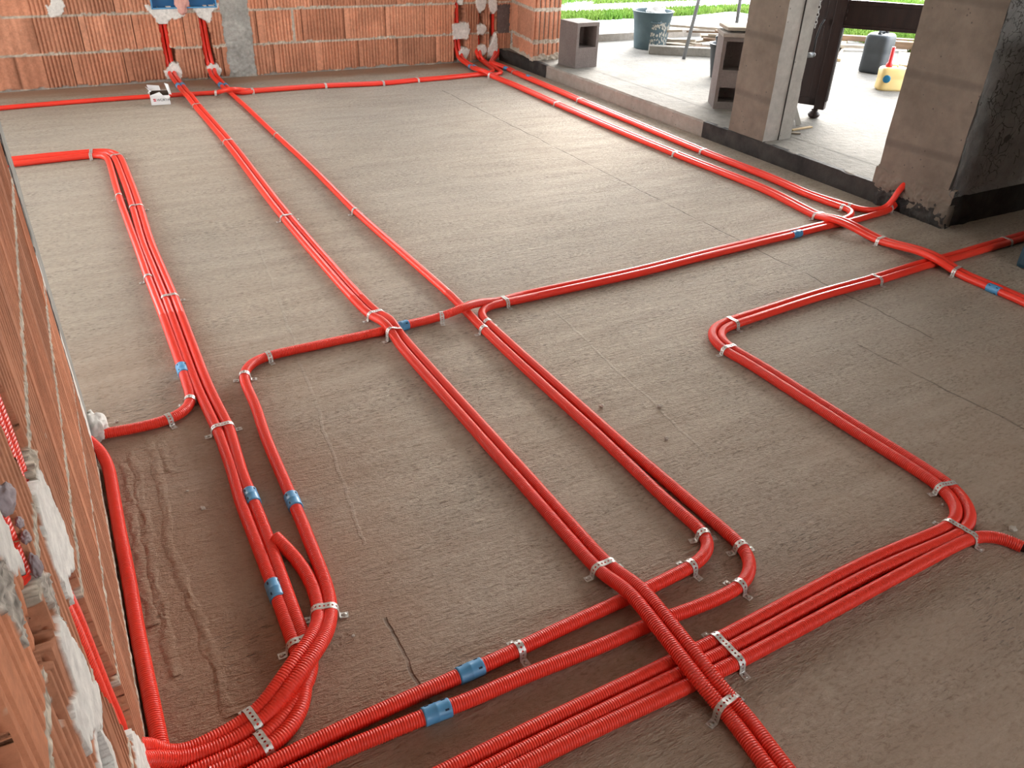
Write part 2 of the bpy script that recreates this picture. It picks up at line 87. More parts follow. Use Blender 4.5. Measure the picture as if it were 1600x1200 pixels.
    'L1': [(-0.497,5.317,0.017),(-0.335,5.299,0.017),(-0.252,5.295,0.017),(-0.203,5.296,0.017),(-0.108,5.304,0.017),(-0.046,5.307,0.017),(0.069,5.309,0.017),(0.15,5.308,0.017),(0.161,5.306,0.017),(0.171,5.301,0.017),(0.18,5.293,0.017),(0.187,5.284,0.017),(0.197,5.261,0.017),(0.204,5.226,0.017),(0.206,5.174,0.017),(0.206,5.094,0.017),(0.191,4.581,0.017),(0.187,4.346,0.017),(0.184,3.698,0.017),(0.181,3.399,0.017),(0.182,2.955,0.017),(0.179,2.575,0.017),(0.175,2.401,0.017),(0.173,2.366,0.017),(0.164,2.329,0.017),(0.15,2.306,0.017),(0.13,2.287,0.017),(0.118,2.281,0.017),(0.093,2.272,0.017),(0.056,2.266,0.017),(0.018,2.266,0.017),(-0.036,2.27,0.017),(-0.113,2.28,0.017)],
    'W': [(-0.132,2.209,0.05),(-0.117,2.191,0.039),(-0.111,2.18,0.033),(-0.103,2.156,0.024),(-0.099,2.129,0.019),(-0.096,2.076,0.016),(-0.1,1.833,0.017),(-0.1,1.607,0.017),(-0.103,1.431,0.017),(-0.1,1.009,0.017)],
    'ST': [(0.241,1.595,0.03),(0.248,1.581,0.023),(0.256,1.561,0.019),(0.27,1.509,0.016),(0.279,1.444,0.016),(0.279,1.392,0.016),(0.275,1.351,0.017),(0.269,1.312,0.021),(0.261,1.288,0.028),(0.251,1.264,0.036),(0.23,1.231,0.047),(0.214,1.211,0.052),(0.196,1.194,0.055),(0.177,1.177,0.055),(0.158,1.162,0.053),(0.138,1.148,0.047),(0.119,1.135,0.039),(0.1,1.123,0.03),(0.079,1.114,0.022),(0.068,1.111,0.019),(0.043,1.106,0.017),(-0.025,1.096,0.016),(-0.051,1.094,0.017),(-0.077,1.091,0.02),(-0.088,1.091,0.023),(-0.097,1.091,0.027),(-0.103,1.095,0.033),(-0.107,1.111,0.054),(-0.111,1.112,0.061),(-0.126,1.104,0.075),(-0.142,1.09,0.093),(-0.151,1.075,0.114),(-0.154,1.062,0.138),(-0.153,1.05,0.16),(-0.144,1.022,0.229),(-0.142,1.007,0.279),(-0.143,0.994,0.342),(-0.144,0.973,0.567),(-0.151,0.957,0.688),(-0.151,0.951,0.724),(-0.144,0.939,0.808),(-0.142,0.933,0.864),(-0.143,0.926,1.018),(-0.143,0.918,1.4)],
    'CB': [(-0.143,0.735,1.4),(-0.143,0.734,1.003),(-0.143,0.737,0.84),(-0.143,0.736,0.797),(-0.146,0.734,0.77),(-0.15,0.733,0.757),(-0.156,0.732,0.745),(-0.172,0.73,0.72)],
    'BX': [(1.115,7.33,0.72),(1.099,7.314,0.672),(1.095,7.313,0.66),(1.088,7.314,0.635),(1.081,7.322,0.612),(1.079,7.327,0.601),(1.075,7.342,0.58),(1.072,7.36,0.56)],
}
STRAPS_AT = [
    ('M1 M2', 0.915, 6.364),
    ('M1 M2', 0.914, 5.315),
    ('M1 M2', 0.887, 3.839),
    ('M1 M2', 0.904, 2.661),
    ('M1 M2', 0.921, 2.492),
    ('M1 M2', 0.934, 1.136),
    ('M1 M2', 0.943, 0.694),
    ('S1', 1.219, 5.357),
    ('S1', 1.22, 3.804),
    ('S1', 1.23, 2.387),
    ('S1', 1.244, 1.117),
    ('S1', 1.134, 1.042),
    ('S1', 0.621, 1.015),
    ('C1', 1.269, 2.426),
    ('C1', 1.293, 1.046),
    ('C1', 1.19, 0.935),
    ('RO1 C1', 1.419, 2.565),
    ('RO1', 1.123, 2.548),
    ('RO1', 0.459, 2.532),
    ('RO1', 0.352, 2.43),
    ('RI1 RI2', 3.459, 6.625),
    ('RI1 RI2', 3.426, 5.469),
    ('RI1 RI2', 3.434, 3.996),
    ('RI1 RI2', 3.403, 2.769),
    ('RI1 RI2', 3.414, 2.382),
    ('RI1 RI2', 3.428, 1.97),
    ('RO1 RO2', 3.719, 6.686),
    ('RO1 RO2', 3.679, 5.514),
    ('RO1 RO2', 3.643, 3.974),
    ('RO1', 3.639, 2.818),
    ('RO2', 3.69, 2.818),
    ('RO2 C1', 3.863, 2.698),
    ('T1 T2', 4.014, 2.114),
    ('T1 T2', 3.011, 2.068),
    ('T1 T2', 2.131, 2.022),
    ('T1 T2', 1.976, 1.859),
    ('T1 T2', 1.997, 0.96),
    ('T1 T2 T3', 1.859, 0.82),
    ('T1 T2 T3', 1.033, 0.806),
    ('L1 L2 L3', 0.129, 5.359),
    ('L2 L3', 0.251, 5.224),
    ('L1', 0.191, 4.481),
    ('L2 L3', 0.249, 4.277),
    ('L1', 0.181, 3.378),
    ('L2 L3', 0.225, 3.144),
    ('L1', 0.172, 2.351),
    ('L1', 0.092, 2.266),
    ('L2 L3', 0.227, 2.155),
    ('RO1 ST', 0.285, 1.307),
    ('RO1 ST', 0.07, 1.097),
    ('L2 L3', 0.074, 1.041),
    ('L2 L3', 0.195, 1.247),
    ('FR', 1.138, 6.731),
    ('FR S2', 1.392, 6.712),
    ('FR S2', 1.975, 6.703),
    ('FR S2', 2.448, 6.641),
    ('FR S2', 2.768, 6.665),
]
COUPLINGS_AT = [
    ('M1', 0.891, 6.942),
    ('M2', 0.926, 6.953),
    ('S1', 1.208, 6.977),
    ('S2', 1.249, 6.963),
    ('L1', 0.179, 2.555),
    ('L3', 0.227, 1.792),
    ('L2', 0.198, 1.432),
    ('RO1', 0.321, 1.722),
    ('RO1', 0.961, 2.547),
    ('S1', 0.505, 1.014),
    ('C1', 0.399, 0.958),
    ('C1', 3.092, 2.627),
    ('RI1', 3.413, 1.774),
    ('RI1', 3.462, 6.961),
    ('RI2', 3.501, 6.948),
    ('RO2', 3.733, 6.442),
    ('RO1', 3.777, 6.854),
]
LEFT_MARKS = [
    ('recess_upper', [(0.816,1.072),(0.934,0.94),(0.969,0.849),(0.969,0.822),(0.951,0.807),(0.887,0.822),(0.869,0.847),(0.837,0.955),(0.74,1.066)], -0.055, 0),
    ('recess_lower', [(0.913,0.685),(0.979,0.615),(0.995,0.556),(1.008,0.454),(1.045,0.353),(1.059,0.276),(1.062,0.226),(1.035,0.192),(0.974,0.248),(0.939,0.31),(0.91,0.422),(0.844,0.544),(0.843,0.627),(0.858,0.669)], -0.055, 0),
    ('recess_b', [(0.647,1.027),(0.685,0.986),(0.76,0.911),(0.724,0.889),(0.735,0.841),(0.712,0.828),(0.713,0.795),(0.699,0.777),(0.679,0.788),(0.633,0.807),(0.587,0.86),(0.616,0.872),(0.63,0.894),(0.661,0.897),(0.674,0.917),(0.669,0.959),(0.606,1.025)], -0.05, 0),
    ('corner_hole', [(0.426,1.016),(0.451,0.962),(0.445,0.948),(0.438,0.917),(0.363,1.002)], -0.05, 0),
    ('patch_a', [(0.964,0.811),(0.988,0.785),(1.005,0.742),(1.02,0.675),(1.026,0.622),(0.976,0.629),(0.901,0.676),(0.882,0.669),(0.873,0.653),(0.843,0.732),(0.834,0.783),(0.856,0.811),(0.879,0.831)], 0.004, 2),
    ('rubble_a', [(0.967,0.836),(1.032,0.796),(1.0,0.789),(0.932,0.821),(0.92,0.836)], 0.005, 1),
    ('patch_low', [(0.986,0.265),(1.035,0.187),(1.109,0.052),(1.058,0.053),(0.911,0.258),(0.944,0.266)], 0.003, 2),
    ('patch_b', [(0.735,0.774),(0.758,0.738),(0.785,0.681),(0.792,0.644),(0.8,0.6),(0.828,0.554),(0.799,0.552),(0.752,0.568),(0.695,0.63),(0.663,0.656),(0.641,0.661),(0.631,0.696),(0.623,0.738),(0.65,0.738),(0.686,0.712),(0.691,0.742),(0.697,0.77)], 0.005, 2),
    ('rubble_b', [(0.732,0.841),(0.774,0.804),(0.769,0.785),(0.771,0.748),(0.765,0.731),(0.737,0.771),(0.724,0.817)], 0.006, 3),
    ('rubble_c', [(0.593,0.835),(0.618,0.801),(0.617,0.779),(0.598,0.77),(0.58,0.787),(0.599,0.809)], -0.012, 3),
    ('patch_c', [(0.646,0.994),(0.672,0.959),(0.679,0.917),(0.676,0.893),(0.638,0.923),(0.613,0.957),(0.588,0.993)], 0.004, 2),
    ('cement_c', [(0.579,0.993),(0.612,0.957),(0.603,0.935),(0.6,0.912),(0.565,0.906),(0.56,0.922),(0.562,0.942),(0.538,0.993)], 0.006, 3),
    ('brick_shard', [(0.635,0.901),(0.674,0.885),(0.674,0.856),(0.679,0.825),(0.66,0.837),(0.641,0.865)], -0.01, 0),
    ('socket_rim', [(0.712,0.615),(0.751,0.565),(0.772,0.513),(0.77,0.486),(0.76,0.463),(0.657,0.607),(0.681,0.618)], 0.003, 2),
    ('socket_hole', [(0.712,0.603),(0.741,0.569),(0.748,0.54),(0.748,0.514),(0.732,0.501),(0.669,0.59),(0.69,0.602)], -0.045, 4),
]
BACK_MARKS = [
    ('chase1', [(0.874,0.469),(0.936,0.467),(0.926,0.255),(0.967,0.239),(0.954,0.113),(0.871,0.118),(0.873,0.258)], -0.08, 0),
    ('chase2', [(1.181,0.487),(1.24,0.485),(1.242,0.404),(1.258,0.351),(1.263,0.224),(1.269,0.095),(1.177,0.1),(1.175,0.272)], -0.08, 0),
    ('exit1', [(0.865,0.03),(0.955,0.034),(0.958,-0.006),(0.868,-0.01)], -0.05, 0),
    ('exit2', [(1.178,0.04),(1.286,0.043),(1.29,0.002),(1.181,-0.001)], -0.05, 0),
    ('patch1', [(0.796,0.572),(1.058,0.565),(1.084,0.49),(1.021,0.464),(0.974,0.466),(0.929,0.43),(0.871,0.428),(0.841,0.493),(0.8,0.545)], 0.006, 2),
    ('patch2', [(1.13,0.563),(1.359,0.576),(1.343,0.539),(1.287,0.502),(1.278,0.446),(1.246,0.428),(1.183,0.468),(1.165,0.506)], 0.006, 2),
    ('blob1', [(0.899,0.136),(0.926,0.149),(0.964,0.142),(0.981,0.072),(0.966,0.013),(0.861,0.01),(0.849,0.075)], 0.02, 2),
    ('blob2', [(1.179,0.11),(1.221,0.118),(1.277,0.114),(1.295,0.063),(1.278,0.023),(1.185,0.024)], 0.02, 2),
    ('blob0', [(0.112,0.59),(0.15,0.589),(0.172,0.666),(0.223,0.665),(0.243,0.587),(0.208,0.514),(0.126,0.507),(0.121,0.555)], 0.006, 2),
    ('chase3', [(3.45,0.533),(3.528,0.531),(3.548,0.434),(3.548,0.346),(3.562,0.201),(3.562,0.128),(3.515,-0.001),(3.434,0.003),(3.443,0.35)], -0.08, 0),
    ('chase4', [(3.687,0.484),(3.74,0.482),(3.747,0.021),(3.685,0.024)], -0.07, 0),
    ('chase5', [(3.807,0.481),(3.868,0.479),(3.875,0.21),(3.888,-0.022),(3.803,-0.018),(3.806,0.202)], -0.07, 0),
    ('dark', [(3.882,0.49),(4.019,0.497),(4.021,0.244),(3.895,0.243)], -0.004, 4),
    ('p3top', [(3.463,0.586),(3.528,0.585),(3.528,0.504),(3.502,0.494),(3.47,0.522)], 0.008, 2),
    ('p3a', [(3.41,0.34),(3.574,0.351),(3.601,0.283),(3.575,0.206),(3.422,0.207)], 0.012, 2),
    ('p3b', [(3.508,0.136),(3.595,0.12),(3.575,0.053),(3.542,-0.009),(3.481,-0.011),(3.468,0.059)], 0.012, 2),
    ('p4a', [(3.646,0.566),(3.772,0.563),(3.754,0.46),(3.701,0.418),(3.66,0.474)], 0.008, 2),
    ('p4b', [(3.668,0.325),(3.742,0.334),(3.777,0.282),(3.737,0.233),(3.676,0.241)], 0.01, 2),
    ('p4c', [(3.677,0.151),(3.759,0.147),(3.781,0.083),(3.74,0.044),(3.685,0.053)], 0.01, 2),
    ('p5a', [(3.786,0.563),(3.873,0.561),(3.883,0.446),(3.843,0.414),(3.801,0.448)], 0.008, 2),
    ('p5b', [(3.874,0.256),(3.889,0.187),(3.892,0.083),(3.852,-0.009),(3.782,-0.01),(3.787,0.117),(3.827,0.172)], 0.012, 2),
    ('box1', [(0.848, 0.552), (1.032, 0.552), (1.032, 0.7), (0.848, 0.7)], -0.075, 0),
    ('box2', [(1.108, 0.552), (1.322, 0.552), (1.322, 0.7), (1.108, 0.7)], -0.075, 0),
]
PEBBLES = [
    (2.018, 0.769, 0.011, 'white chip beside the short cut conduit at the right edge'),
    (1.937, 0.924, 0.005, 'tiny pale chip inside the right U-bend'),
    (1.721, 0.87, 0.005, 'tiny pale chip above the three-conduit bundle at the right'),
    (0.103, 1.82, 0.007, 'pale pebble on the floor left of the blue-sleeved conduit'),
    (0.564, 1.048, 0.005, 'pale chip just above the blue coupling at the bottom centre'),
    (0.318, 1.231, 0.004, 'small pale chip right of the swooping conduits'),
    (1.351, 1.767, 0.008, 'brown clod on the floor, left of the U-shaped pair'),
    (1.523, 1.683, 0.009, 'brown crumb right of the middle pair, at mid floor'),
    (1.431, 1.528, 0.007, 'second brown crumb right of the middle pair, nearer the camera'),
    (-0.053, 2.352, 0.006, 'pale crumb beside the lump at the foot of the left wall'),
    (0.081, 1.915, 0.004, 'tiny white crumb on the red-dusted floor at left'),
]

# ------------------------------------------------------------------ helpers
rng = np.random.RandomState(7); random.seed(7)

def tag(o, label=None, cat=None, group=None, kind=None):
    if label: o['label'] = label
    if cat: o['category'] = cat
    if group: o['group'] = group
    if kind: o['kind'] = kind
    return o

def empty(name, loc, rz=0):
    o = bpy.data.objects.new(name, None); C.objects.link(o)
    o.location = loc; o.rotation_euler.z = rz; o.empty_display_size = .05
    return o

def mesh_obj(name, verts, faces, mat=None, parent=None, smooth=False, loc=None):
    me = bpy.data.meshes.new(name)
    me.from_pydata([tuple(v) for v in verts], [], [tuple(f) for f in faces])
    if mat: me.materials.append(mat)
    if smooth: me.shade_smooth()
    me.update()
    o = bpy.data.objects.new(name, me); C.objects.link(o)
    if parent: o.parent = parent
    if loc is not None: o.location = loc
    return o

def np_mesh(name, V, F, mat, parent=None, smooth=True, colors=None):
    """fast quad mesh from arrays"""
    V = np.asarray(V, dtype=np.float32); F = np.asarray(F, dtype=np.int32)
    me = bpy.data.meshes.new(name)
    me.vertices.add(len(V)); me.vertices.foreach_set('co', V.ravel())
    me.loops.add(F.size); me.loops.foreach_set('vertex_index', F.ravel())
    me.polygons.add(len(F)); me.polygons.foreach_set('loop_start', np.arange(0, F.size, 4, dtype=np.int32))
    me.update(calc_edges=True)
    if colors is not None:
        a = me.color_attributes.new('Col', 'FLOAT_COLOR', 'POINT')
        c = np.ones((len(V), 4), dtype=np.float32); c[:, :colors.shape[1]] = colors
        a.data.foreach_set('color', c.ravel())
    if smooth: me.shade_smooth()
    me.validate()
    if mat: me.materials.append(mat)
    o = bpy.data.objects.new(name, me); C.objects.link(o)
    if parent: o.parent = parent
    return o

def bm_obj(name, bm, mat, parent=None, smooth=False):
    me = bpy.data.meshes.new(name); bmesh.ops.recalc_face_normals(bm, faces=bm.faces)
    bm.to_mesh(me); bm.free()
    if mat: me.materials.append(mat)
    if smooth: me.shade_smooth()
    o = bpy.data.objects.new(name, me); C.objects.link(o)
    if parent: o.parent = parent
    return o

def add_box(bm, x0, x1, y0, y1, z0, z1, M=None, bev=0, jit=0):
    vs_ = [bm.verts.new((x, y, z)) for x in (x0, x1) for y in (y0, y1) for z in (z0, z1)]
    f = [(0,1,3,2),(4,6,7,5),(0,4,5,1),(2,3,7,6),(0,2,6,4),(1,5,7,3)]
    fs = [bm.faces.new([vs_[i] for i in q]) for q in f]
    if jit:
        for v in vs_: v.co += Vector([random.uniform(-jit, jit) for _ in range(3)])
    if bev:
        es = set(e for q in fs for e in q.edges)
        r = bmesh.ops.bevel(bm, geom=list(es), offset=bev, segments=2, affect='EDGES', profile=.6)
        vs_ = list(set(v for q in r['faces'] for v in q.verts) | set(v for v in vs_ if v.is_valid))
    if M is not None:
        bmesh.ops.transform(bm, matrix=M, verts=[v for v in vs_ if v.is_valid])
    return vs_

def box_obj(name, x0, x1, y0, y1, z0, z1, mat, parent=None, bev=0, M=None):
    bm = bmesh.new(); add_box(bm, x0, x1, y0, y1, z0, z1, M, bev)
    return bm_obj(name, bm, mat, parent)

def lathe(bm, prof, seg=24, M=None, caps=True):
    rings = []
    for r, z in prof:
        rings.append([bm.verts.new((r*math.cos(2*math.pi*i/seg), r*math.sin(2*math.pi*i/seg), z)) for i in range(seg)])
    for a, b in zip(rings, rings[1:]):
        for i in range(seg):
            bm.faces.new((a[i], a[(i+1) % seg], b[(i+1) % seg], b[i]))
    if caps:
        bm.faces.new(rings[0][::-1]); bm.faces.new(rings[-1])
    if M is not None:
        bmesh.ops.transform(bm, matrix=M, verts=[v for q in rings for v in q])

def tube(bm, pts, r, seg=8):
    pts = [Vector(p) for p in pts]
    rings = []; n = None
    for i, p in enumerate(pts):
        t = (pts[min(i+1, len(pts)-1)] - pts[max(i-1, 0)]).normalized()
        if n is None:
            n = t.orthogonal().normalized()
        n = (n - t*n.dot(t)).normalized(); b = t.cross(n)
        rr = r[i] if isinstance(r, (list, tuple)) else r
        rings.append([bm.verts.new(p + rr*(math.cos(2*math.pi*k/seg)*n + math.sin(2*math.pi*k/seg)*b)) for k in range(seg)])
    for a, b in zip(rings, rings[1:]):
        for i in range(seg):
            bm.faces.new((a[i], a[(i+1) % seg], b[(i+1) % seg], b[i]))
    bm.faces.new(rings[0][::-1]); bm.faces.new(rings[-1])

# ------------------------------------------------------------------ materials
def N(nt, kind, **kw):
    n = nt.nodes.new(kind)
    for k, v in kw.items():
        if k.startswith('i_'):
            n.inputs[k[2:].replace('_', ' ')].default_value = v
        else: setattr(n, k, v)
    return n

def base_mat(name, rough=.8, spec=.3, metal=0):
    m = bpy.data.materials.new(name); m.use_nodes = True
    nt = m.node_tree; p = nt.nodes['Principled BSDF']
    p.inputs['Roughness'].default_value = rough; p.inputs['Specular IOR Level'].default_value = spec
    p.inputs['Metallic'].default_value = metal
    return m, nt, p

def obj_co(nt, scale=(1, 1, 1)):
    tc = N(nt, 'ShaderNodeTexCoord'); mp = N(nt, 'ShaderNodeMapping'); mp.inputs['Scale'].default_value = scale
    nt.links.new(tc.outputs['Object'], mp.inputs[0]); return mp.outputs[0]

def noise_tex(nt, co, scale, detail=5, rough=.55, dist=0):
    n = N(nt, 'ShaderNodeTexNoise'); n.inputs['Scale'].default_value = scale; n.inputs['Detail'].default_value = detail
    n.inputs['Roughness'].default_value = rough; n.inputs['Distortion'].default_value = dist
    nt.links.new(co, n.inputs['Vector']); return n.outputs['Fac']

def ramp(nt, fac, stops):
    r = N(nt, 'ShaderNodeValToRGB'); e = r.color_ramp.elements
    while len(e) < len(stops): e.new(.5)
    for el, (p, c) in zip(e, stops):
        el.position = p; el.color = (*c, 1) if len(c) == 3 else c
    nt.links.new(fac, r.inputs[0]); return r.outputs[0]

def mix(nt, fac, a, b, mode='MIX'):
    m = N(nt, 'ShaderNodeMix', data_type='RGBA', blend_type=mode)
    for sock, v in ((0, fac), (6, a), (7, b)):
        if hasattr(v, 'node'): nt.links.new(v, m.inputs[sock])
        elif sock == 0: m.inputs[0].default_value = v
        else: m.inputs[sock].default_value = (*v, 1)
    return m.outputs[2]

def math_n(nt, op, a, b=None, c=None, clamp=False):
    m = N(nt, 'ShaderNodeMath', operation=op, use_clamp=clamp)
    for i, v in enumerate((a, b, c)):
        if v is None: continue
        if hasattr(v, 'node'): nt.links.new(v, m.inputs[i])
        else: m.inputs[i].default_value = v
    return m.outputs[0]

def bump(nt, p, h, dist=.002, strength=1.0, prev=None):
    b = N(nt, 'ShaderNodeBump'); b.inputs['Strength'].default_value = strength; b.inputs['Distance'].default_value = dist
    nt.links.new(h, b.inputs['Height'])
    if prev is not None: nt.links.new(prev, b.inputs['Normal'])
    nt.links.new(b.outputs[0], p.inputs['Normal']); return b.outputs[0]

def simple(name, col, col2=None, scale=8, rough=.7, spec=.3, metal=0, bscale=None, bdist=.001, stretch=(1, 1, 1)):
    m, nt, p = base_mat(name, rough, spec, metal)
    co = obj_co(nt, stretch)
    if col2 is None: col2 = tuple(c*.75 for c in col)
    f = noise_tex(nt, co, scale)
    nt.links.new(ramp(nt, f, [(.3, col2), (.7, col)]), p.inputs['Base Color'])
    if bscale: bump(nt, p, noise_tex(nt, co, bscale, 6, .6), bdist)
    return m

def floor_material():
    m, nt, p = base_mat('rough_screed', .82, .35)
    tc = N(nt, 'ShaderNodeTexCoord'); co = tc.outputs['Object']
    sep = N(nt, 'ShaderNodeSeparateXYZ'); nt.links.new(co, sep.inputs[0]); X, Y = sep.outputs['X'], sep.outputs['Y']
    mp = N(nt, 'ShaderNodeMapping'); mp.inputs['Scale'].default_value = (1, 5.5, 1); mp.inputs['Rotation'].default_value = (0, 0, math.radians(-4))
    nt.links.new(co, mp.inputs[0]); st = mp.outputs[0]
    big = noise_tex(nt, co, .8, 4, .5); mid = noise_tex(nt, st, 2.2, 6, .6); fine = noise_tex(nt, co, 55, 6, .65)
    mp3 = N(nt, 'ShaderNodeMapping'); mp3.inputs['Scale'].default_value = (1, 2.4, 1); mp3.inputs['Rotation'].default_value = (0, 0, math.radians(-4))
    nt.links.new(co, mp3.inputs[0]); s3 = mp3.outputs[0]
    streak = noise_tex(nt, st, 9, 6, .62); grain = noise_tex(nt, s3, 46, 4, .62, .6)
    crumb = noise_tex(nt, s3, 95, 3, .6, .4)
    where = ramp(nt, noise_tex(nt, st, 1.7, 4, .6), [(.35, (.35, .35, .35)), (.65, (1, 1, 1))])
    base = ramp(nt, mid, [(.28, FLOOR_A), (.72, FLOOR_B)])
    base = mix(nt, math_n(nt, 'MULTIPLY', ramp(nt, big, [(.35, (0, 0, 0)), (.65, (1, 1, 1))]), .45), base, FLOOR_C)
    gr = ramp(nt, grain, [(.34, (.42, .41, .40)), (.46, (.94, .94, .94)), (.56, (1.05, 1.05, 1.05)), (.68, (1.30, 1.30, 1.30))])
    base = mix(nt, math_n(nt, 'MULTIPLY', where, .85), base, gr, 'MULTIPLY')
    # brick dust lying along the brick walls; dimmer light near the camera painted in
    wob = math_n(nt, 'MULTIPLY', math_n(nt, 'SUBTRACT', noise_tex(nt, co, 2.0, 5, .6), .5), 1.1)
    def band(v, a, b):
        mr = N(nt, 'ShaderNodeMapRange', clamp=True, interpolation_type='SMOOTHSTEP')
        nt.links.new(v, mr.inputs[0]); mr.inputs[1].default_value = a; mr.inputs[2].default_value = b
        mr.inputs[3].default_value = 0; mr.inputs[4].default_value = 1
        return mr.outputs[0]
    dl = math_n(nt, 'MULTIPLY', band(math_n(nt, 'ADD', X, wob), 1.15, -.05), band(math_n(nt, 'ADD', Y, wob), 3.6, 1.2))
    db = band(math_n(nt, 'ADD', Y, math_n(nt, 'MULTIPLY', wob, .35)), 7.0, 7.2)
    near_dim = math_n(nt, 'MULTIPLY', band(math_n(nt, 'ADD', Y, wob), 2.2, .5), .5)
    dust_and_dim = math_n(nt, 'MAXIMUM', math_n(nt, 'MAXIMUM', dl, db), near_dim, clamp=True)
    base = mix(nt, math_n(nt, 'MULTIPLY', dust_and_dim, .78), base, mix(nt, fine, (.25, .13, .075), (.36, .21, .13)))
    # dark specks and pits
    vo = N(nt, 'ShaderNodeTexVoronoi'); vo.inputs['Scale'].default_value = 9; vo.inputs['Randomness'].default_value = 1
    nt.links.new(st, vo.inputs['Vector'])
    pitm = math_n(nt, 'MULTIPLY', math_n(nt, 'LESS_THAN', vo.outputs['Distance'], .055), math_n(nt, 'GREATER_THAN', noise_tex(nt, co, 3.1, 2), .5))
    patchy = ramp(nt, noise_tex(nt, co, 1.5, 3, .5), [(.58, (0, 0, 0)), (.68, (.8, .8, .8))])
    wv2 = math_n(nt, 'MULTIPLY', math_n(nt, 'SUBTRACT', noise_tex(nt, co, 7, 3, .6), .5), .35)
    for cx, cy, rr in ROUGH_SPOTS:
        dd = N(nt, 'ShaderNodeVectorMath', operation='DISTANCE'); nt.links.new(co, dd.inputs[0]); dd.inputs[1].default_value = (cx, cy, 0)
        patchy = math_n(nt, 'MAXIMUM', patchy, band(math_n(nt, 'ADD', dd.outputs['Value'], wv2), rr, rr*.4))
    agg = math_n(nt, 'MULTIPLY', ramp(nt, noise_tex(nt, st, 26, 4, .7), [(.34, (1, 1, 1)), (.42, (0, 0, 0))]), patchy)
    base = mix(nt, math_n(nt, 'MULTIPLY', pitm, .55), base, (.07, .06, .05))
    base = mix(nt, math_n(nt, 'MULTIPLY', agg, .6), base, (.10, .085, .07))
    # board joints cast in the screed: distance to lines x = c, within y limits
    wig = math_n(nt, 'MULTIPLY', math_n(nt, 'SUBTRACT', noise_tex(nt, co, 5, 3, .6), .5), .05)
    lines_d = None; lines_l = None
    for c0, k, y0, y1, wd, dark in FLOOR_LINES:
        e = math_n(nt, 'ABSOLUTE', math_n(nt, 'SUBTRACT', math_n(nt, 'ADD', X, wig), math_n(nt, 'MULTIPLY_ADD', Y, k, c0)))
        msk = math_n(nt, 'MULTIPLY', band(e, wd, wd*.25), math_n(nt, 'MULTIPLY', math_n(nt, 'GREATER_THAN', Y, y0), math_n(nt, 'LESS_THAN', Y, y1)))
        msk = math_n(nt, 'MULTIPLY', msk, band(noise_tex(nt, co, 4+c0, 3), .32, .5))
        if dark: lines_d = msk if lines_d is None else math_n(nt, 'MAXIMUM', lines_d, msk)
        else: lines_l = msk if lines_l is None else math_n(nt, 'MAXIMUM', lines_l, msk)
    base = mix(nt, math_n(nt, 'MULTIPLY', lines_d, .5), base, (.10, .085, .07))
    base = mix(nt, math_n(nt, 'MULTIPLY', lines_l, .14), base, (.50, .46, .40))
    nt.links.new(base, p.inputs['Base Color'])
    h = math_n(nt, 'MULTIPLY', streak, 1.0)
    h = math_n(nt, 'ADD', h, math_n(nt, 'MULTIPLY', math_n(nt, 'MULTIPLY', grain, where), 1.1))
    h = math_n(nt, 'ADD', h, math_n(nt, 'MULTIPLY', crumb, .45))
    h = math_n(nt, 'ADD', h, math_n(nt, 'MULTIPLY', fine, .25))
    h = math_n(nt, 'SUBTRACT', h, math_n(nt, 'MULTIPLY', pitm, .8))
    h = math_n(nt, 'SUBTRACT', h, math_n(nt, 'MULTIPLY', agg, 1.0))
    h = math_n(nt, 'SUBTRACT', h, math_n(nt, 'MULTIPLY', lines_d, .7))
    h = math_n(nt, 'ADD', h, math_n(nt, 'MULTIPLY', lines_l, .2))
    bump(nt, p, h, .011, FLOOR_BUMP)
    return m

def painted_mesh_material():
    """brick, mortar and plaster wall faces: own colours per vertex"""
    m, nt, p = base_mat('brick_and_mortar', .88, .2)
    a = N(nt, 'ShaderNodeAttribute'); a.attribute_name = 'Col'
    co = obj_co(nt)
    f = noise_tex(nt, co, 45, 6, .65); g = noise_tex(nt, co, 7, 4, .6)
    c = mix(nt, .8, a.outputs['Color'], ramp(nt, f, [(.25, (.68, .68, .68)), (.75, (1.25, 1.25, 1.25))]), 'MULTIPLY')
    c = mix(nt, .6, c, ramp(nt, g, [(.3, (.80, .76, .74)), (.7, (1.12, 1.1, 1.08))]), 'MULTIPLY')
    sp = ramp(nt, noise_tex(nt, co, 30, 3, .5), [(.72, (0, 0, 0)), (.76, (1, 1, 1))])
    c = mix(nt, math_n(nt, 'MULTIPLY', sp, .35), c, (.55, .47, .38))
    nt.links.new(c, p.inputs['Base Color'])
    bump(nt, p, f, .0018)
    return m

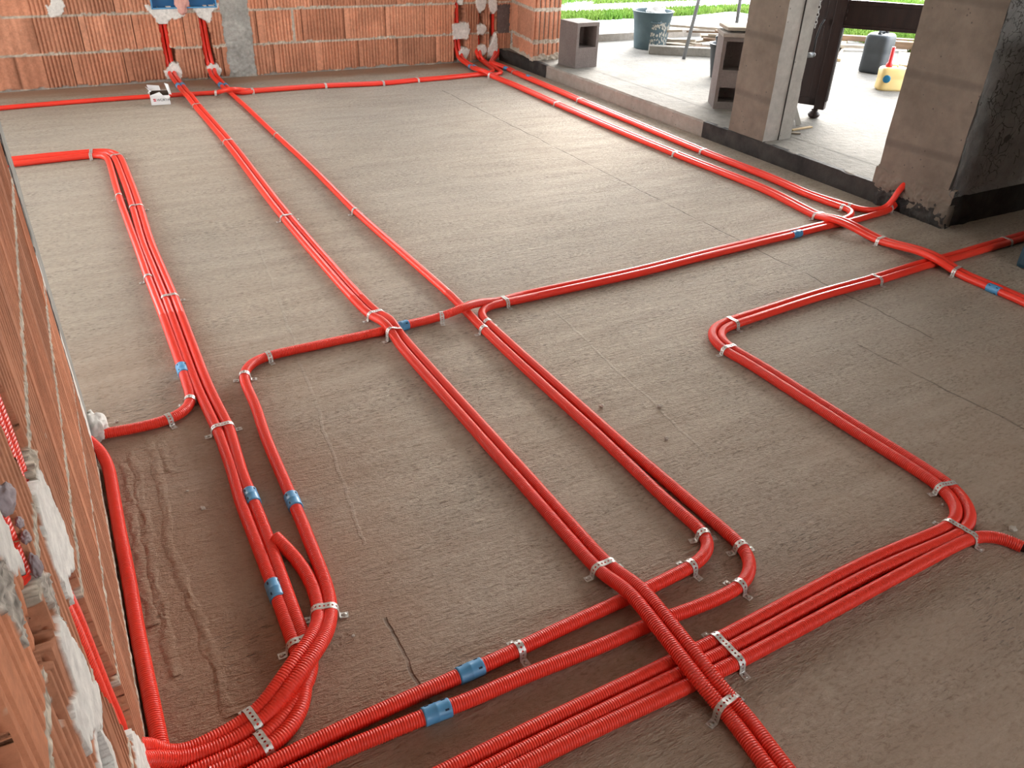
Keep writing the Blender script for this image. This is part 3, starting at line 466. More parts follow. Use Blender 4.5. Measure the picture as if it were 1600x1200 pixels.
def concrete(name, A, B, bscale=18, bdist=.004, crackle=0, boards=0):
    m, nt, p = base_mat(name, .85, .25)
    co = obj_co(nt)
    f = noise_tex(nt, co, 3, 6, .6); g = noise_tex(nt, co, bscale, 7, .65)
    c = ramp(nt, f, [(.3, A), (.7, B)])
    c = mix(nt, .6, c, ramp(nt, g, [(.3, (.72, .72, .72)), (.7, (1.12, 1.12, 1.12))]), 'MULTIPLY')
    h = g
    vo = N(nt, 'ShaderNodeTexVoronoi'); vo.inputs['Scale'].default_value = 26; nt.links.new(co, vo.inputs['Vector'])
    pit = math_n(nt, 'MULTIPLY', math_n(nt, 'LESS_THAN', vo.outputs['Distance'], .12), math_n(nt, 'GREATER_THAN', noise_tex(nt, co, 6, 2), .55))
    c = mix(nt, math_n(nt, 'MULTIPLY', pit, .6), c, (.05, .045, .04)); h = math_n(nt, 'SUBTRACT', h, math_n(nt, 'MULTIPLY', pit, .6))
    if crackle:
        v2 = N(nt, 'ShaderNodeTexVoronoi', feature='DISTANCE_TO_EDGE'); v2.inputs['Scale'].default_value = 20
        mp = mix(nt, .16, co, N(nt, 'ShaderNodeTexNoise', i_Scale=16.0).outputs['Color'])
        nt.links.new(mp, v2.inputs['Vector'])
        cr = math_n(nt, 'MULTIPLY', math_n(nt, 'LESS_THAN', v2.outputs['Distance'], .035), math_n(nt, 'GREATER_THAN', noise_tex(nt, co, 4, 3), .48))
        c = mix(nt, math_n(nt, 'MULTIPLY', cr, .7), c, (.03, .028, .025)); h = math_n(nt, 'SUBTRACT', h, math_n(nt, 'MULTIPLY', cr, 1.0))
    if boards:
        wv = N(nt, 'ShaderNodeTexWave', wave_type='BANDS', bands_direction='Z'); wv.inputs['Scale'].default_value = boards
        wv.inputs['Distortion'].default_value = 1.2; wv.inputs['Detail Scale'].default_value = .6
        nt.links.new(co, wv.inputs['Vector'])
        ln = ramp(nt, wv.outputs['Fac'], [(.0, (1, 1, 1)), (.05, (0, 0, 0))])
        c = mix(nt, math_n(nt, 'MULTIPLY', ln, .4), c, (.07, .06, .05)); h = math_n(nt, 'SUBTRACT', h, math_n(nt, 'MULTIPLY', ln, .5))
    nt.links.new(c, p.inputs['Base Color']); bump(nt, p, h, bdist)
    return m

M = {}
M['floor'] = floor_material()
M['wall'] = painted_mesh_material()
M['pillar'] = concrete('board_marked_concrete', (.135, .108, .085), (.205, .168, .135), 14, .003, 0, .9)
M['pillar_lit'] = concrete('lit_grey_concrete', (.36, .35, .32), (.52, .50, .46), 16, .004)
M['render'] = concrete('rough_grey_render', (.22, .22, .215), (.38, .38, .365), 12, .02, 1)
M['slab'] = concrete('terrace_screed', (.17, .157, .135), (.27, .252, .22), 20, .010)
M['kerb'] = concrete('kerb_concrete', (.24, .21, .18), (.36, .32, .275), 22, .010)
M['cement'] = concrete('cement', (.36, .35, .32), (.50, .48, .44), 25, .004)
M['cinder'] = concrete('cinder', (.13, .105, .095), (.20, .17, .155), 60, .004)
M['gravel'] = simple('white_gravel', (.55, .54, .51), (.42, .41, .39), 30, .9, .2, 0, 60, .01)
M['grass'] = simple('grass', (.13, .30, .035), (.27, .36, .08), 3, .9, .2, 0, 40, .03)
M['ceiling'] = simple('lime_whitewash', (.74, .71, .66), (.66, .63, .58), 4, .9)
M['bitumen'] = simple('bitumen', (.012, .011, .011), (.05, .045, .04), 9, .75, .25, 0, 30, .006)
M['plaster'] = simple('white_gypsum', (.72, .71, .68), (.60, .59, .56), 14, .8, .2, 0, 25, .004)
M['foam'] = simple('grey_pink_foam', (.42, .36, .38), (.28, .24, .26), 20, .6, .3, 0, 30, .004)
M['pink_foam'] = simple('pink_plaster_mix', (.72, .42, .36), (.60, .30, .26), 20, .7, .3, 0, 30, .006)
M['blue_box'] = simple('blue_plastic', (.015, .14, .34), (.01, .11, .28), 5, .45, .4)
M['coupling'] = simple('light_blue_plastic', (.09, .31, .56), (.06, .25, .48), 6, .4, .5)
M['coupling_dark'] = simple('coupling_slot', (.01, .03, .07), None, 6, .6)
M['metal'] = simple('galvanised_steel', (.66, .65, .62), (.50, .50, .48), 40, .42, .5, .55)
M['screw'] = simple('zinc_screw', (.55, .54, .50), None, 30, .35, .5, .9)
M['card'] = simple('white_cardboard', (.78, .78, .78), (.72, .72, .73), 6, .75, .2)
M['card_in'] = simple('brown_cardboard_inside', (.11, .075, .055), None, 6, .9, .2)
M['print_red'] = simple('red_print', (.65, .02, .04), None, 6, .7)
M['print_black'] = simple('black_print', (.02, .02, .025), None, 6, .7)
M['bucket'] = simple('grey_rubber', (.075, .115, .13), (.045, .075, .09), 7, .6, .35, 0, 18, .002)
M['splash'] = simple('dried_cement_splash', (.42, .40, .34), (.33, .32, .28), 20, .9)
M['bag'] = simple('white_film', (.80, .80, .80), None, 10, .5, .3, 0, 12, .01)
M['steel'] = simple('grey_tube_steel', (.26, .27, .28), (.20, .21, .22), 12, .45, .4, .6)
M['oldwood'] = simple('weathered_wood', (.42, .36, .28), (.24, .20, .16), 14, .85, .2, 0, 40, .002, (1, 8, 8))
M['palewood'] = simple('pale_pine', (.66, .50, .30), (.52, .38, .21), 6, .75, .2, 0, 30, .002, (1, 7, 7))
M['brownwood'] = simple('brown_plank', (.22, .14, .09), (.15, .095, .06), 6, .8, .2, 0, 30, .002, (1, 7, 7))
M['darkwood'] = simple('dark_varnished_wood', (.035, .018, .015), (.018, .010, .009), 5, .42, .4, 0, 25, .0015, (6, 6, 1))
M['black_plastic'] = simple('black_plastic', (.035, .042, .048), (.025, .03, .035), 8, .5, .4, 0, 6, .004)
M['cable'] = simple('black_cable', (.012, .012, .014), None, 8, .5, .4)
M['yellow'] = simple('yellow_translucent', (.80, .62, .28), (.72, .50, .18), 4, .35, .45)
M['red_plastic'] = simple('red_spout_plastic', (.72, .02, .02), None, 4, .35, .5)
M['cap_blue'] = simple('blue_cap_plastic', (.01, .19, .36), None, 4, .4, .5)
M['white_metal'] = simple('white_wire', (.75, .76, .76), None, 6, .5, .4)
M['orange'] = simple('orange_plastic', (.50, .12, .05), (.50, .28, .20), 12, .5, .4)
M['pebble'] = simple('pale_pebble', (.55, .50, .44), (.40, .36, .31), 20, .85, .2, 0, 40, .003)
M['crate'] = simple('dark_blue_plastic', (.015, .055, .085), None, 5, .5, .4)

def conduit_material():
    m, nt, p = base_mat('red_corrugated_plastic', .34, .45)
    co = obj_co(nt)
    f = noise_tex(nt, co, 1.3, 3); g = noise_tex(nt, co, 60, 5, .7)
    c = ramp(nt, f, [(.3, RED_A), (.7, RED_B)])
    dustm = ramp(nt, g, [(.55, (0, 0, 0)), (.85, (1, 1, 1))])
    c = mix(nt, math_n(nt, 'MULTIPLY', dustm, .05), c, (.60, .40, .33))
    nt.links.new(c, p.inputs['Base Color'])
    p.inputs['Subsurface Weight'].default_value = 0.0
    return m
M['conduit'] = conduit_material()

# ------------------------------------------------------------------ noise for meshes
def vnoise(u, v, freq, seed=0):
    """smooth value noise on arrays"""
    r = np.random.RandomState(seed); T = r.rand(256, 256)
    x = u*freq; y = v*freq; xi = np.floor(x).astype(int); yi = np.floor(y).astype(int)
    fx = x-xi; fy = y-yi; fx = fx*fx*(3-2*fx); fy = fy*fy*(3-2*fy)
    g = lambda a, b: T[a % 256, b % 256]
    return (g(xi, yi)*(1-fx)*(1-fy)+g(xi+1, yi)*fx*(1-fy)+g(xi, yi+1)*(1-fx)*fy+g(xi+1, yi+1)*fx*fy)*2-1

def in_poly(U, V, poly):
    ins = np.zeros(U.shape, bool); n = len(poly)
    for i in range(n):
        x1, y1 = poly[i]; x2, y2 = poly[(i+1) % n]
        if y1 == y2: continue
        c = ((y1 > V) != (y2 > V)) & (U < (x2-x1)*(V-y1)/(y2-y1)+x1)
        ins ^= c
    return ins

BRICK = np.array([.53, .235, .142]); MORTAR = np.array([.46, .41, .34]); PLAS = np.array([.70, .70, .67])
CEM = np.array([.40, .37, .33]); BLK = np.array([.02, .015, .015]); DARKB = np.array([.13, .105, .10])

def hf_wall(name, origin, udir, nrm, us, vs_, func, parent=None, kind='structure', smooth=True):
    U, V = np.meshgrid(us, vs_, indexing='ij')
    h, col = func(U, V)
    o = np.array(origin, float); ud = np.array(udir, float); nr = np.array(nrm, float)
    P = o + U[..., None]*ud + V[..., None]*np.array([0, 0, 1.]) + h[..., None]*nr
    nu, nv = U.shape
    idx = np.arange(nu*nv).reshape(nu, nv)
    F = np.stack([idx[:-1, :-1], idx[1:, :-1], idx[1:, 1:], idx[:-1, 1:]], -1).reshape(-1, 4)
    cr = np.cross(ud, [0, 0, 1.])
    if np.dot(cr, nr) < 0: F = F[:, ::-1]
    ob = np_mesh(name, P.reshape(-1, 3), F, M['wall'], parent, smooth, col.reshape(-1, 3))
    if kind and not parent: ob['kind'] = kind
    return ob

def brick_field(U, V, rows, rib, ribdepth, smooth_w=.05, seed=3, jw=.011, marks=(), second_smooth=False, ev=.004, mh=-.003, gw=.30, fine=0, mamp=1.0, tint=1.0, gr_=.10):
    """rows: list of (v0, v1, first_joint_u, pitch). returns height and colour"""
    h = np.zeros(U.shape); col = np.zeros(U.shape+(3,)); col[:] = MORTAR; BR = BRICK*np.array(tint)
    rs = np.random.RandomState(seed)
    edge = vnoise(U, V, 45, seed)*ev + vnoise(U, V, 14, seed+1)*ev
    h += mh
    h += (vnoise(U, V, 120, seed+2)*.003 + vnoise(U, V, 60, seed+5)*.0025)*mamp
    col *= (1+.28*vnoise(U, V, 130, seed+3)+.12*vnoise(U, V, 60, seed+4)+fine*vnoise(U, V, 320, seed+6))[..., None]
    for (v0, v1, j0, pitch) in rows:
        inrow = (V > v0+jw*.5+edge) & (V < v1-jw*.5+edge*.8)
        k = np.floor((U-j0)/pitch).astype(int); fu = (U-j0)-k*pitch
        tone = rs.rand(512)[(k+200) % 512]
        tone2 = rs.rand(512)[(k+200) % 512]
        c = BR*(0.80+.42*tone[..., None])*np.array([1, 1, 1]) + np.array([.02, .03, .025])*tone2[..., None]
        hb = np.zeros(U.shape)+.001+.002*(tone-.5)
        fr = (fu-smooth_w); ph = (fr/rib) % 1.0
        groove = np.clip((np.abs(ph-.5)-gw)/gr_, 0, 1)
        nosm = (fr > 0)
        if second_smooth: nosm &= ~((fu > pitch*.52) & (fu < pitch*.52+smooth_w*.8))
        g = np.where(nosm, groove, 0.0)
        hb = hb - ribdepth*g
        gap = fu < .006
        hb = np.where(gap, -.02, hb); c = np.where(gap[..., None], BR*.55, c)
        c = c*(1+.10*vnoise(U*1.0, V, 9, seed+9))[..., None]
        h = np.where(inrow, hb, h); col = np.where(inrow[..., None], c, col)
    for (n_, poly, dep, mt) in marks:
        rough = vnoise(U, V, 55, seed+11)*.005 + vnoise(U, V, 150, seed+12)*.003
        ins = in_poly(U+rough, V+vnoise(V, U, 60, seed+13)*.006, poly)
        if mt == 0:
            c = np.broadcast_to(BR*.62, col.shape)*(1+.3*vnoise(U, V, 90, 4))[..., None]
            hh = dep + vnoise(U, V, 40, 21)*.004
        elif mt == 1: c = MORTAR*(1+.35*vnoise(U, V, 150, 5)+.35*vnoise(U, V, 330, 16))[..., None]; hh = dep*.5+vnoise(U, V, 90, 22)*.003+vnoise(U, V, 240, 27)*.002
        elif mt == 2: c = PLAS*(1+.05*vnoise(U, V, 60, 6))[..., None]; hh = dep+vnoise(U, V, 28, 23)*.0008+vnoise(U, V, 80, 24)*.0006+vnoise(U, V, 200, 25)*.0004+.2*abs(dep)*vnoise(U, V, 20, 29)
        elif mt == 3: c = CEM*(1+.40*vnoise(U, V, 150, 5)+.45*vnoise(U, V, 330, 15))[..., None]; hh = dep*.6+vnoise(U, V, 80, 22)*.0025+vnoise(U, V, 240, 28)*.0022
        else:
            bc = BLK if dep < -.02 else DARKB
            c = np.broadcast_to(bc, col.shape); hh = dep+np.zeros(U.shape)
        h = np.where(ins, hh, h); col = np.where(ins[..., None], c, col)
    return h, np.clip(col, 0.005, 1)

# ------------------------------------------------------------------ the shell
def struct(o): o['kind'] = 'structure'; return o

# floor of the room (one screed), also under the alcove on the right
bm = bmesh.new()
for x0, x1, y0, y1 in ((-4, 6, -3.5, 2.42), (-4, 3.93, 2.42, 7.45)):
    v = [bm.verts.new(p) for p in ((x0, y0, 0), (x1, y0, 0), (x1, y1, 0), (x0, y1, 0))]; bm.faces.new(v)
struct(bm_obj('floor', bm, M['floor']))
bm = bmesh.new(); add_box(bm, -4.2, 4.3, -3.7, 7.7, 2.7, 2.9); add_box(bm, 4.3, 6.2, -3.7, 2.67, 2.7, 2.9)
struct(bm_obj('ceiling', bm, M['ceiling']))

# left wall: brick face with chases cut for the conduits
XL = -.123
rowsL = [(.035, .302, .06, .375), (.302, .568, .24, .375), (.568, .83, .10, .375), (.83, 1.095, .29, .375), (1.095, 1.36, .05, .375)]
us = np.unique(np.concatenate([np.arange(-.2, .40, .02), np.arange(.38, 1.25, .0018), np.arange(1.25, 2.146, .0036), [2.146]]))
vsL = np.unique(np.concatenate([np.arange(0, 1.10, .0038), np.arange(1.10, 1.36, .01), [1.36]]))
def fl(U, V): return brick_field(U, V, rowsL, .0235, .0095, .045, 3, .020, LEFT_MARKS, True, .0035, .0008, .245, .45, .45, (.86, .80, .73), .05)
wl = hf_wall('wall_left', (XL, 0, 0), (0, 1, 0), (1, 0, 0), us, vsL, fl, smooth=False)
bm = bmesh.new()
add_box(bm, -.37, XL-.10, -3.5, 2.33, 0, 2.7)            # core behind the faces
add_box(bm, -.24, XL, -3.5, -.2, 0, 2.7); add_box(bm, -.24, XL, -.2, 2.146, 1.36, 2.7)
struct(bm_obj('wall_left_core', bm, M['kerb']))
# cement strip closing the end of the left wall
us2 = np.arange(2.146, 2.352, .006); vs2 = np.arange(0, 1.8, .008)
def fs(U, V):
    h = .001+vnoise(U, V, 30, 1)*.0006+vnoise(U, V, 9, 2)*.0008
    c = np.array([.31, .32, .30])*(1+.12*vnoise(U, V, 40, 3)+.1*vnoise(U, V, 8, 8))[..., None]
    e0 = 2.188+vnoise(V, U, 25, 6)*.008+vnoise(V, U, 70, 7)*.004
    gap = U < e0; h = np.where(gap, .0012+vnoise(U, V, 60, 5)*.0012, h); c = np.where(gap[..., None], BLK*2.2, c)
    e1 = 2.345+vnoise(V, U, 20, 8)*.008+vnoise(V, U, 60, 9)*.005
    h = np.where(U > e1, -.012, h)
    w1 = (V < .40+vnoise(U, V, 20, 4)*.05) & (U < 2.215+vnoise(V, U, 12, 10)*.02) & (U > 2.146+.02*(V/.4))
    h = np.where(w1, .0008+vnoise(U, V, 30, 9)*.0008, h); c = np.where(w1[..., None], PLAS, c)
    w2 = (V > .54) & (V < .64) & (U < 2.19+vnoise(V, U, 12, 10)*.015)
    c = np.where(w2[..., None], PLAS, c); h = np.where(w2, .0005, h)
    b2 = (V > .65) & (V < .745) & (U < 2.24)
    c = np.where(b2[..., None], BLK, c); h = np.where(b2, -.004, h)
    return h, c
hf_wall('wall_left_jamb', (XL, 0, 0), (0, 1, 0), (1, 0, 0), us2, vs2, fs)
bm = bmesh.new(); add_box(bm, -.25, XL-.012, 2.14, 2.349, 0, 2.7); struct(bm_obj('wall_left_end', bm, M['cement']))
bm = bmesh.new()
bmesh.ops.create_icosphere(bm, subdivisions=4, radius=1)
for v in bm.verts:
    n = mnoise.noise(v.co*2.5)*.35+mnoise.noise(v.co*6)*.15
    v.co = Vector((v.co.x*.035*(1+n)-.112, v.co.y*.05*(1+n)+2.30, v.co.z*.045*(1+n)+.03))
o = bm_obj('plaster_clump', bm, M['plaster'], None, True)
tag(o, 'white plaster lump at the foot of the left wall end, where two conduits come out', 'plaster')

# back wall
YB = 7.342
rowsA = [(.0, .252, .194, .375), (.252, .516, .303, .375), (.516, .78, .198, .375)]
rowsB = [(.0, .252, 1.741, .375), (.252, .516, 1.631, .3755), (.516, .78, 1.735, .378)]
def fb(U, V):
    hA, cA = brick_field(U, V, rowsA, .0282, .011, .052, 5, .020, BACK_MARKS, gw=.27)
    hB, cB = brick_field(U, V, rowsB, .0282, .011, .052, 8, .020, BACK_MARKS, gw=.27)
    left = U < 1.47
    h = np.where(left, hA, hB); c = np.where(left[..., None], cA, cB)
    lo = 1.355+vnoise(V, U, 22, 4)*.010+vnoise(V, U, 60, 5)*.005; hi = 1.583+vnoise(V, U, 20, 6)*.012+vnoise(V, U, 60, 7)*.006
    col = (U > lo) & (U < hi)
    hc = -.004+vnoise(U, V, 12, 8)*.006+vnoise(U, V, 50, 9)*.004*(1.3-V); cc = np.array([.33, .335, .315])*(1+.16*vnoise(U, V, 10, 10)+.10*vnoise(U, V, 45, 11))[..., None]
    h = np.where(col, hc, h); c = np.where(col[..., None], cc, c)
    j = (np.abs(U-1.935+vnoise(V, U, 40, 3)*.004) < .010) & (V > .25) & (V < .52)
    h = np.where(j, -.003, h); c = np.where(j[..., None], MORTAR, c)
    # crumbly base
    b = V < .014+vnoise(U, V, 18, 12)*.016
    h = np.where(b & ~col, -.010, h); c = np.where(b[..., None], CEM*.8, c)
    return h, c
usB = np.unique(np.concatenate([np.arange(-1.2, 0, .02), np.arange(0, 1.62, .0055), np.arange(1.62, 3.40, .0062), np.arange(3.40, 4.06, .0055)]))
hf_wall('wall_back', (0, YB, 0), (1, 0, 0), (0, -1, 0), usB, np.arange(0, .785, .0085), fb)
bm = bmesh.new()
def wall_y(bm, y0, y1, x0, x1, holes):
    xs = x0
    for a, b, c, d in holes:
        add_box(bm, xs, a, y0, y1, 0, 2.7); add_box(bm, a, b, y0, y1, 0, c); add_box(bm, a, b, y0, y1, d, 2.7); xs = b
    add_box(bm, xs, x1, y0, y1, 0, 2.7)
wall_y(bm, YB+.10, YB+.30, -4.2, 4.18, [(-3.2, -1.0, .05, 2.4), (1.75, 3.2, .95, 2.3)])
for a, b in ((-4.2, -1.2),): add_box(bm, a, b, YB, YB+.1, 0, .02)
for a, b, z0, z1 in ((-1.2, 1.75, .78, 2.7), (3.2, 4.06, .78, 2.7), (1.75, 3.2, .78, .95), (1.75, 3.2, 2.3, 2.7), (-1.3, -1.0, 0, 2.7)):
    add_box(bm, a, b, YB+.002, YB+.1, z0, z1)
struct(bm_obj('wall_back_core', bm, M['kerb']))

# outer walls out of sight, with their window openings
bm = bmesh.new()
add_box(bm, -4.2, -4, -3.7, 0, 0, 2.7); add_box(bm, -4.2, -4, 6.2, 7.7, 0, 2.7); add_box(bm, -4.2, -4, 0, 6.2, 0, .1); add_box(bm, -4.2, -4, 0, 6.2, 2.4, 2.7)
struct(bm_obj('wall_far_left', bm, M['ceiling']))
bm = bmesh.new(); wall_y(bm, -3.7, -3.5, -4.2, 6.2, [(.9, 3.8, .8, 2.45)]); struct(bm_obj('wall_front', bm, M['ceiling']))
bm = bmesh.new(); add_box(bm, 6, 6.2, -3.7, 2.67, 0, 2.7); struct(bm_obj('wall_right', bm, M['kerb']))
# unseen slab added over the inner half of the terrace to cut daylight
bm = bmesh.new(); add_box(bm, 4.3, SHADE_SLAB_X, 2.67, 7.7, 2.7, 2.9); struct(bm_obj('shade_slab_terrace', bm, M['ceiling']))

# pier at the back right corner: brick, standing on the step
pu = Vector((4.035-3.905, YB-6.68, 0)); pl = pu.length; pu.normalize(); pn = Vector((-pu.y, pu.x, 0))
rowsP = [(.105, .262, .02, .40), (.262, .524, .062, .42), (.524, .79, .40, .42)]
def fp(U, V):
    h, c = brick_field(U, V, rowsP, .03, .001, .2, 15, .028, (('dk', [(.60, .10), (.70, .10), (.70, .26), (.62, .26)], .0, 3),))
    b = V < .135+vnoise(U, V, 20, 2)*.02
    h = np.where(b, .006+vnoise(U, V, 60, 3)*.008, h); c = np.where(b[..., None], MORTAR, c)
    return h, c
pr = hf_wall('wall_pier', (3.905, 6.68, 0), tuple(pu), tuple(pn), np.arange(0, pl, .006), np.arange(.10, .79, .007), fp)
rowsE = [(.105, .262, -.5, 4.0), (.262, .524, -.5, 4.0), (.524, .79, -.5, 4.0)]
def fe(U, V):
    h, c = brick_field(U, V, rowsE, .047, .013, .0, 17, .034, ())
    b = V < .15+vnoise(U, V, 20, 2)*.03
    h = np.where(b, .004+vnoise(U, V, 60, 3)*.010, h); c = np.where(b[..., None], MORTAR, c)
    return h, c
hf_wall('wall_pier_end', (3.903, 6.68, 0), (1, 0, 0), (0, -1, 0), np.arange(0, .278, .0035), np.arange(.10, .79, .006), fe)
vb = [(3.928, 6.69), (4.17, 6.69), (4.17, 7.5), (4.09, 7.5)]
bm = bmesh.new()
for z0, z1 in ((.105, .78), (.785, 2.7)):
    off = 0 if z0 < .5 else .012
    b_ = [bm.verts.new((x-(off if i in (0, 3) else 0), y-(off if i < 2 else 0), z0)) for i, (x, y) in enumerate(vb)]
    t_ = [bm.verts.new((x-(off if i in (0, 3) else 0), y-(off if i < 2 else 0), z1)) for i, (x, y) in enumerate(vb)]
    bm.faces.new(b_[::-1]); bm.faces.new(t_)
    for i in range(4): bm.faces.new((b_[i], b_[(i+1) % 4], t_[(i+1) % 4], t_[i]))
struct(bm_obj('wall_pier_core', bm, M['kerb']))

# step and terrace slab
ZS = .105
bm = bmesh.new()
ny = 150; pts = []
for i in range(ny+1):
    y = 2.42+(7.45-2.42)*i/ny
    e = mnoise.noise(Vector((y*3, 0, 0)))*.014+mnoise.noise(Vector((y*14, 3, 0)))*.013+mnoise.noise(Vector((y*40, 3, 0)))*.006
    if 5.72 < y < 5.85: e += .012
    pts.append((y, e))
rows = []
for y, e in pts:
    rows.append([bm.verts.new(p) for p in ((3.915, y, -.02), (3.918+e*.2, y, .05), (3.918+e*.5, y, ZS-.012), (3.932+e, y, ZS), (4.2, y, ZS))])
for a, b in zip(rows, rows[1:]):
    for k in range(4): bm.faces.new((a[k], b[k], b[k+1], a[k+1])).material_index = 1 if k == 3 else 0
step = bm_obj('trim_1', bm, M['kerb']); step.data.materials.append(M['slab']); struct(step)
bm = bmesh.new(); add_box(bm, 4.195, 8.2, 2.6, 7.4, -.1, ZS)
struct(bm_obj('floor_terrace', bm, M['slab']))
bm = bmesh.new()
def band_poly(bm, y0, y1, dx, zt):
    n = int((y1-y0)/.02); P0 = []
    for i in range(n+1):
        y = y0+(y1-y0)*i/n
        z = zt+mnoise.noise(Vector((y*9, 7, 0)))*.014
        P0.append((bm.verts.new((3.918-dx, y, .0)), bm.verts.new((3.918-dx+mnoise.noise(Vector((y*20, 1, 2)))*.003, y, min(z, ZS+.001))), bm.verts.new((3.95, y, min(z, ZS+.001)))))
    for a, b in zip(P0, P0[1:]):
        bm.faces.new((a[0], b[0], b[1], a[1])); bm.faces.new((a[1], b[1], b[2], a[2]))
band_poly(bm, 2.43, 4.32, .006, ZS+.002)
band_poly(bm, 6.45, 7.34, .006, ZS+.002)
struct(bm_obj('trim_2', bm, M['bitumen']))

# grey column and large corner pillar
def rough_box(name, x0, x1, y0, y1, z0, z1, mats, cuts=.05, amp=.003):
    bm = bmesh.new(); V_ = {}
    nx, ny_, nz = [max(1, int(abs(d)/cuts)) for d in (x1-x0, y1-y0, z1-z0)]
    def vert(i, j, k):
        if (i, j, k) not in V_:
            p = Vector((x0+(x1-x0)*i/nx, y0+(y1-y0)*j/ny_, z0+(z1-z0)*k/nz))
            V_[(i, j, k)] = bm.verts.new(p+mnoise.noise_vector(p*7)*amp+mnoise.noise_vector(p*25)*amp*.6)
        return V_[(i, j, k)]
    def quad(a, b, c, d, m):
        f = bm.faces.new([vert(*q) for q in (a, b, c, d)]); f.material_index = m
    for j in range(ny_):
        for k in range(nz):
            quad((0, j, k), (0, j, k+1), (0, j+1, k+1), (0, j+1, k), 0); quad((nx, j, k), (nx, j+1, k), (nx, j+1, k+1), (nx, j, k+1), 0)
    for i in range(nx):
        for k in range(nz):
            quad((i, 0, k), (i+1, 0, k), (i+1, 0, k+1), (i, 0, k+1), 1); quad((i, ny_, k), (i, ny_, k+1), (i+1, ny_, k+1), (i+1, ny_, k), 1)
    for i in range(nx):
        for j in range(ny_):
            quad((i, j, 0), (i, j+1, 0), (i+1, j+1, 0), (i+1, j, 0), 0); quad((i, j, nz), (i+1, j, nz), (i+1, j+1, nz), (i, j+1, nz), 0)
    me = bpy.data.meshes.new(name); bm.to_mesh(me); bm.free()
    for m in mats: me.materials.append(m)
    o = bpy.data.objects.new(name, me); C.objects.link(o); return o
struct(rough_box('wall_right_column', 3.925, 4.165, 3.757, 4.08, ZS-.01, 2.32, [M['pillar'], M['pillar_lit']], .06, .004))  # lit side of the column painted paler than its shaded room side
struct(box_obj('trim_3', 4.050, 4.0545, 3.7495, 3.757, ZS, 2.3, M['bitumen']))
struct(rough_box('wall_right_pillar', 3.92, 4.42, 2.43, 2.87, .02, 2.69, [M['pillar'], M['render']], .04, .005))
# lintel above the openings
struct(box_obj('wall_right_lintel', 3.93, 4.2, 2.88, 6.66, 2.34, 2.7, M['pillar']))
# render wall facing the camera, right of the pillar, with its bitumen foot
bm = bmesh.new()
nx, nz = 110, 120; G = []
for i in range(nx+1):
    col_ = []
    for k in range(nz+1):
        x = 3.912+2.09*(i/nx)**1.5; z = 2.7*(k/nz)**1.4; p = Vector((x*6, 0, z*6))
        e = abs(mnoise.noise(p))*.028+mnoise.noise(p*3)*.012+mnoise.noise(p*8)*.005
        e *= min(1, .25+max(0, 1-(x-3.92)/.30))
        if z < .17+mnoise.noise(Vector((x*5, 0, 0)))*.02: e += .02
        col_.append(bm.verts.new((x, 2.425-e, z)))
    G.append(col_)
for i in range(nx):
    for k in range(nz):
        f = bm.faces.new((G[i][k], G[i+1][k], G[i+1][k+1], G[i][k+1]))
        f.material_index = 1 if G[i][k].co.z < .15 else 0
add_box(bm, 4.3, 6.1, 2.44, 2.66, 0, 2.7)
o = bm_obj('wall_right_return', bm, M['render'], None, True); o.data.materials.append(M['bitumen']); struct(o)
# broken rubble foot of the pillar where the conduits enter
bm = bmesh.new()
n1, n2 = 110, 44; G = []
for i in range(n1+1):
    row = []
    for k in range(n2+1):
        y = 2.395+.50*i/n1; t = k/n2; z = t*(.20+mnoise.noise(Vector((y*12, 5, 0)))*.04)
        p = Vector((0, y*10, z*10)); e = .012*(1-t)+abs(mnoise.noise(p*1.3))*.030*(1-t*.4)+mnoise.noise(p*3.5)*.012+mnoise.noise(p*8)*.005
        e *= min(1, (1-t)*3)*min(1, (1-i/n1)*5)
        if t > .97: e = -.02
        if i > n1-2: e = -.03
        row.append(bm.verts.new((3.917-e, y, z)))
    G.append(row)
for i in range(n1):
    for k in range(n2):
        f = bm.faces.new((G[i][k], G[i+1][k], G[i+1][k+1], G[i][k+1]))
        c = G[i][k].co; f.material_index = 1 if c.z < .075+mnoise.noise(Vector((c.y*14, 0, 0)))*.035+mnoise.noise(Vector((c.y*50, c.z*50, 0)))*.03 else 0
add_box(bm, 3.905, 3.96, 2.395, 2.47, 0, .12)
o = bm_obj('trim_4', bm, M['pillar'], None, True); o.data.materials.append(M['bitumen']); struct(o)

# outdoors beyond the terrace
struct(box_obj('kerb_outer', 4.2, 14, 7.4, 7.58, -.1, .175, M['kerb']))
def ground(name, x0, x1, y0, y1, z, mat, amp=.0, kind='structure'):
    bm = bmesh.new(); nx, ny_ = 60, max(4, int((y1-y0)*5)); G = []
    for i in range(nx+1):
        G.append([bm.verts.new((x0+(x1-x0)*i/nx, y0+(y1-y0)*j/ny_, z+mnoise.noise(Vector((x0+(x1-x0)*i/nx, y0+(y1-y0)*j/ny_, 0))*1.5)*amp)) for j in range(ny_+1)])
    for i in range(nx):
        for j in range(ny_): bm.faces.new((G[i][j], G[i+1][j], G[i+1][j+1], G[i][j+1]))
    o = bm_obj(name, bm, mat, None, True); o['kind'] = kind; return o
ground('ground', -40, 60, 7.58, 60, .12, M['gravel'])
ground('ground_side', 8.2, 60, -20, 7.58, .08, M['gravel'])
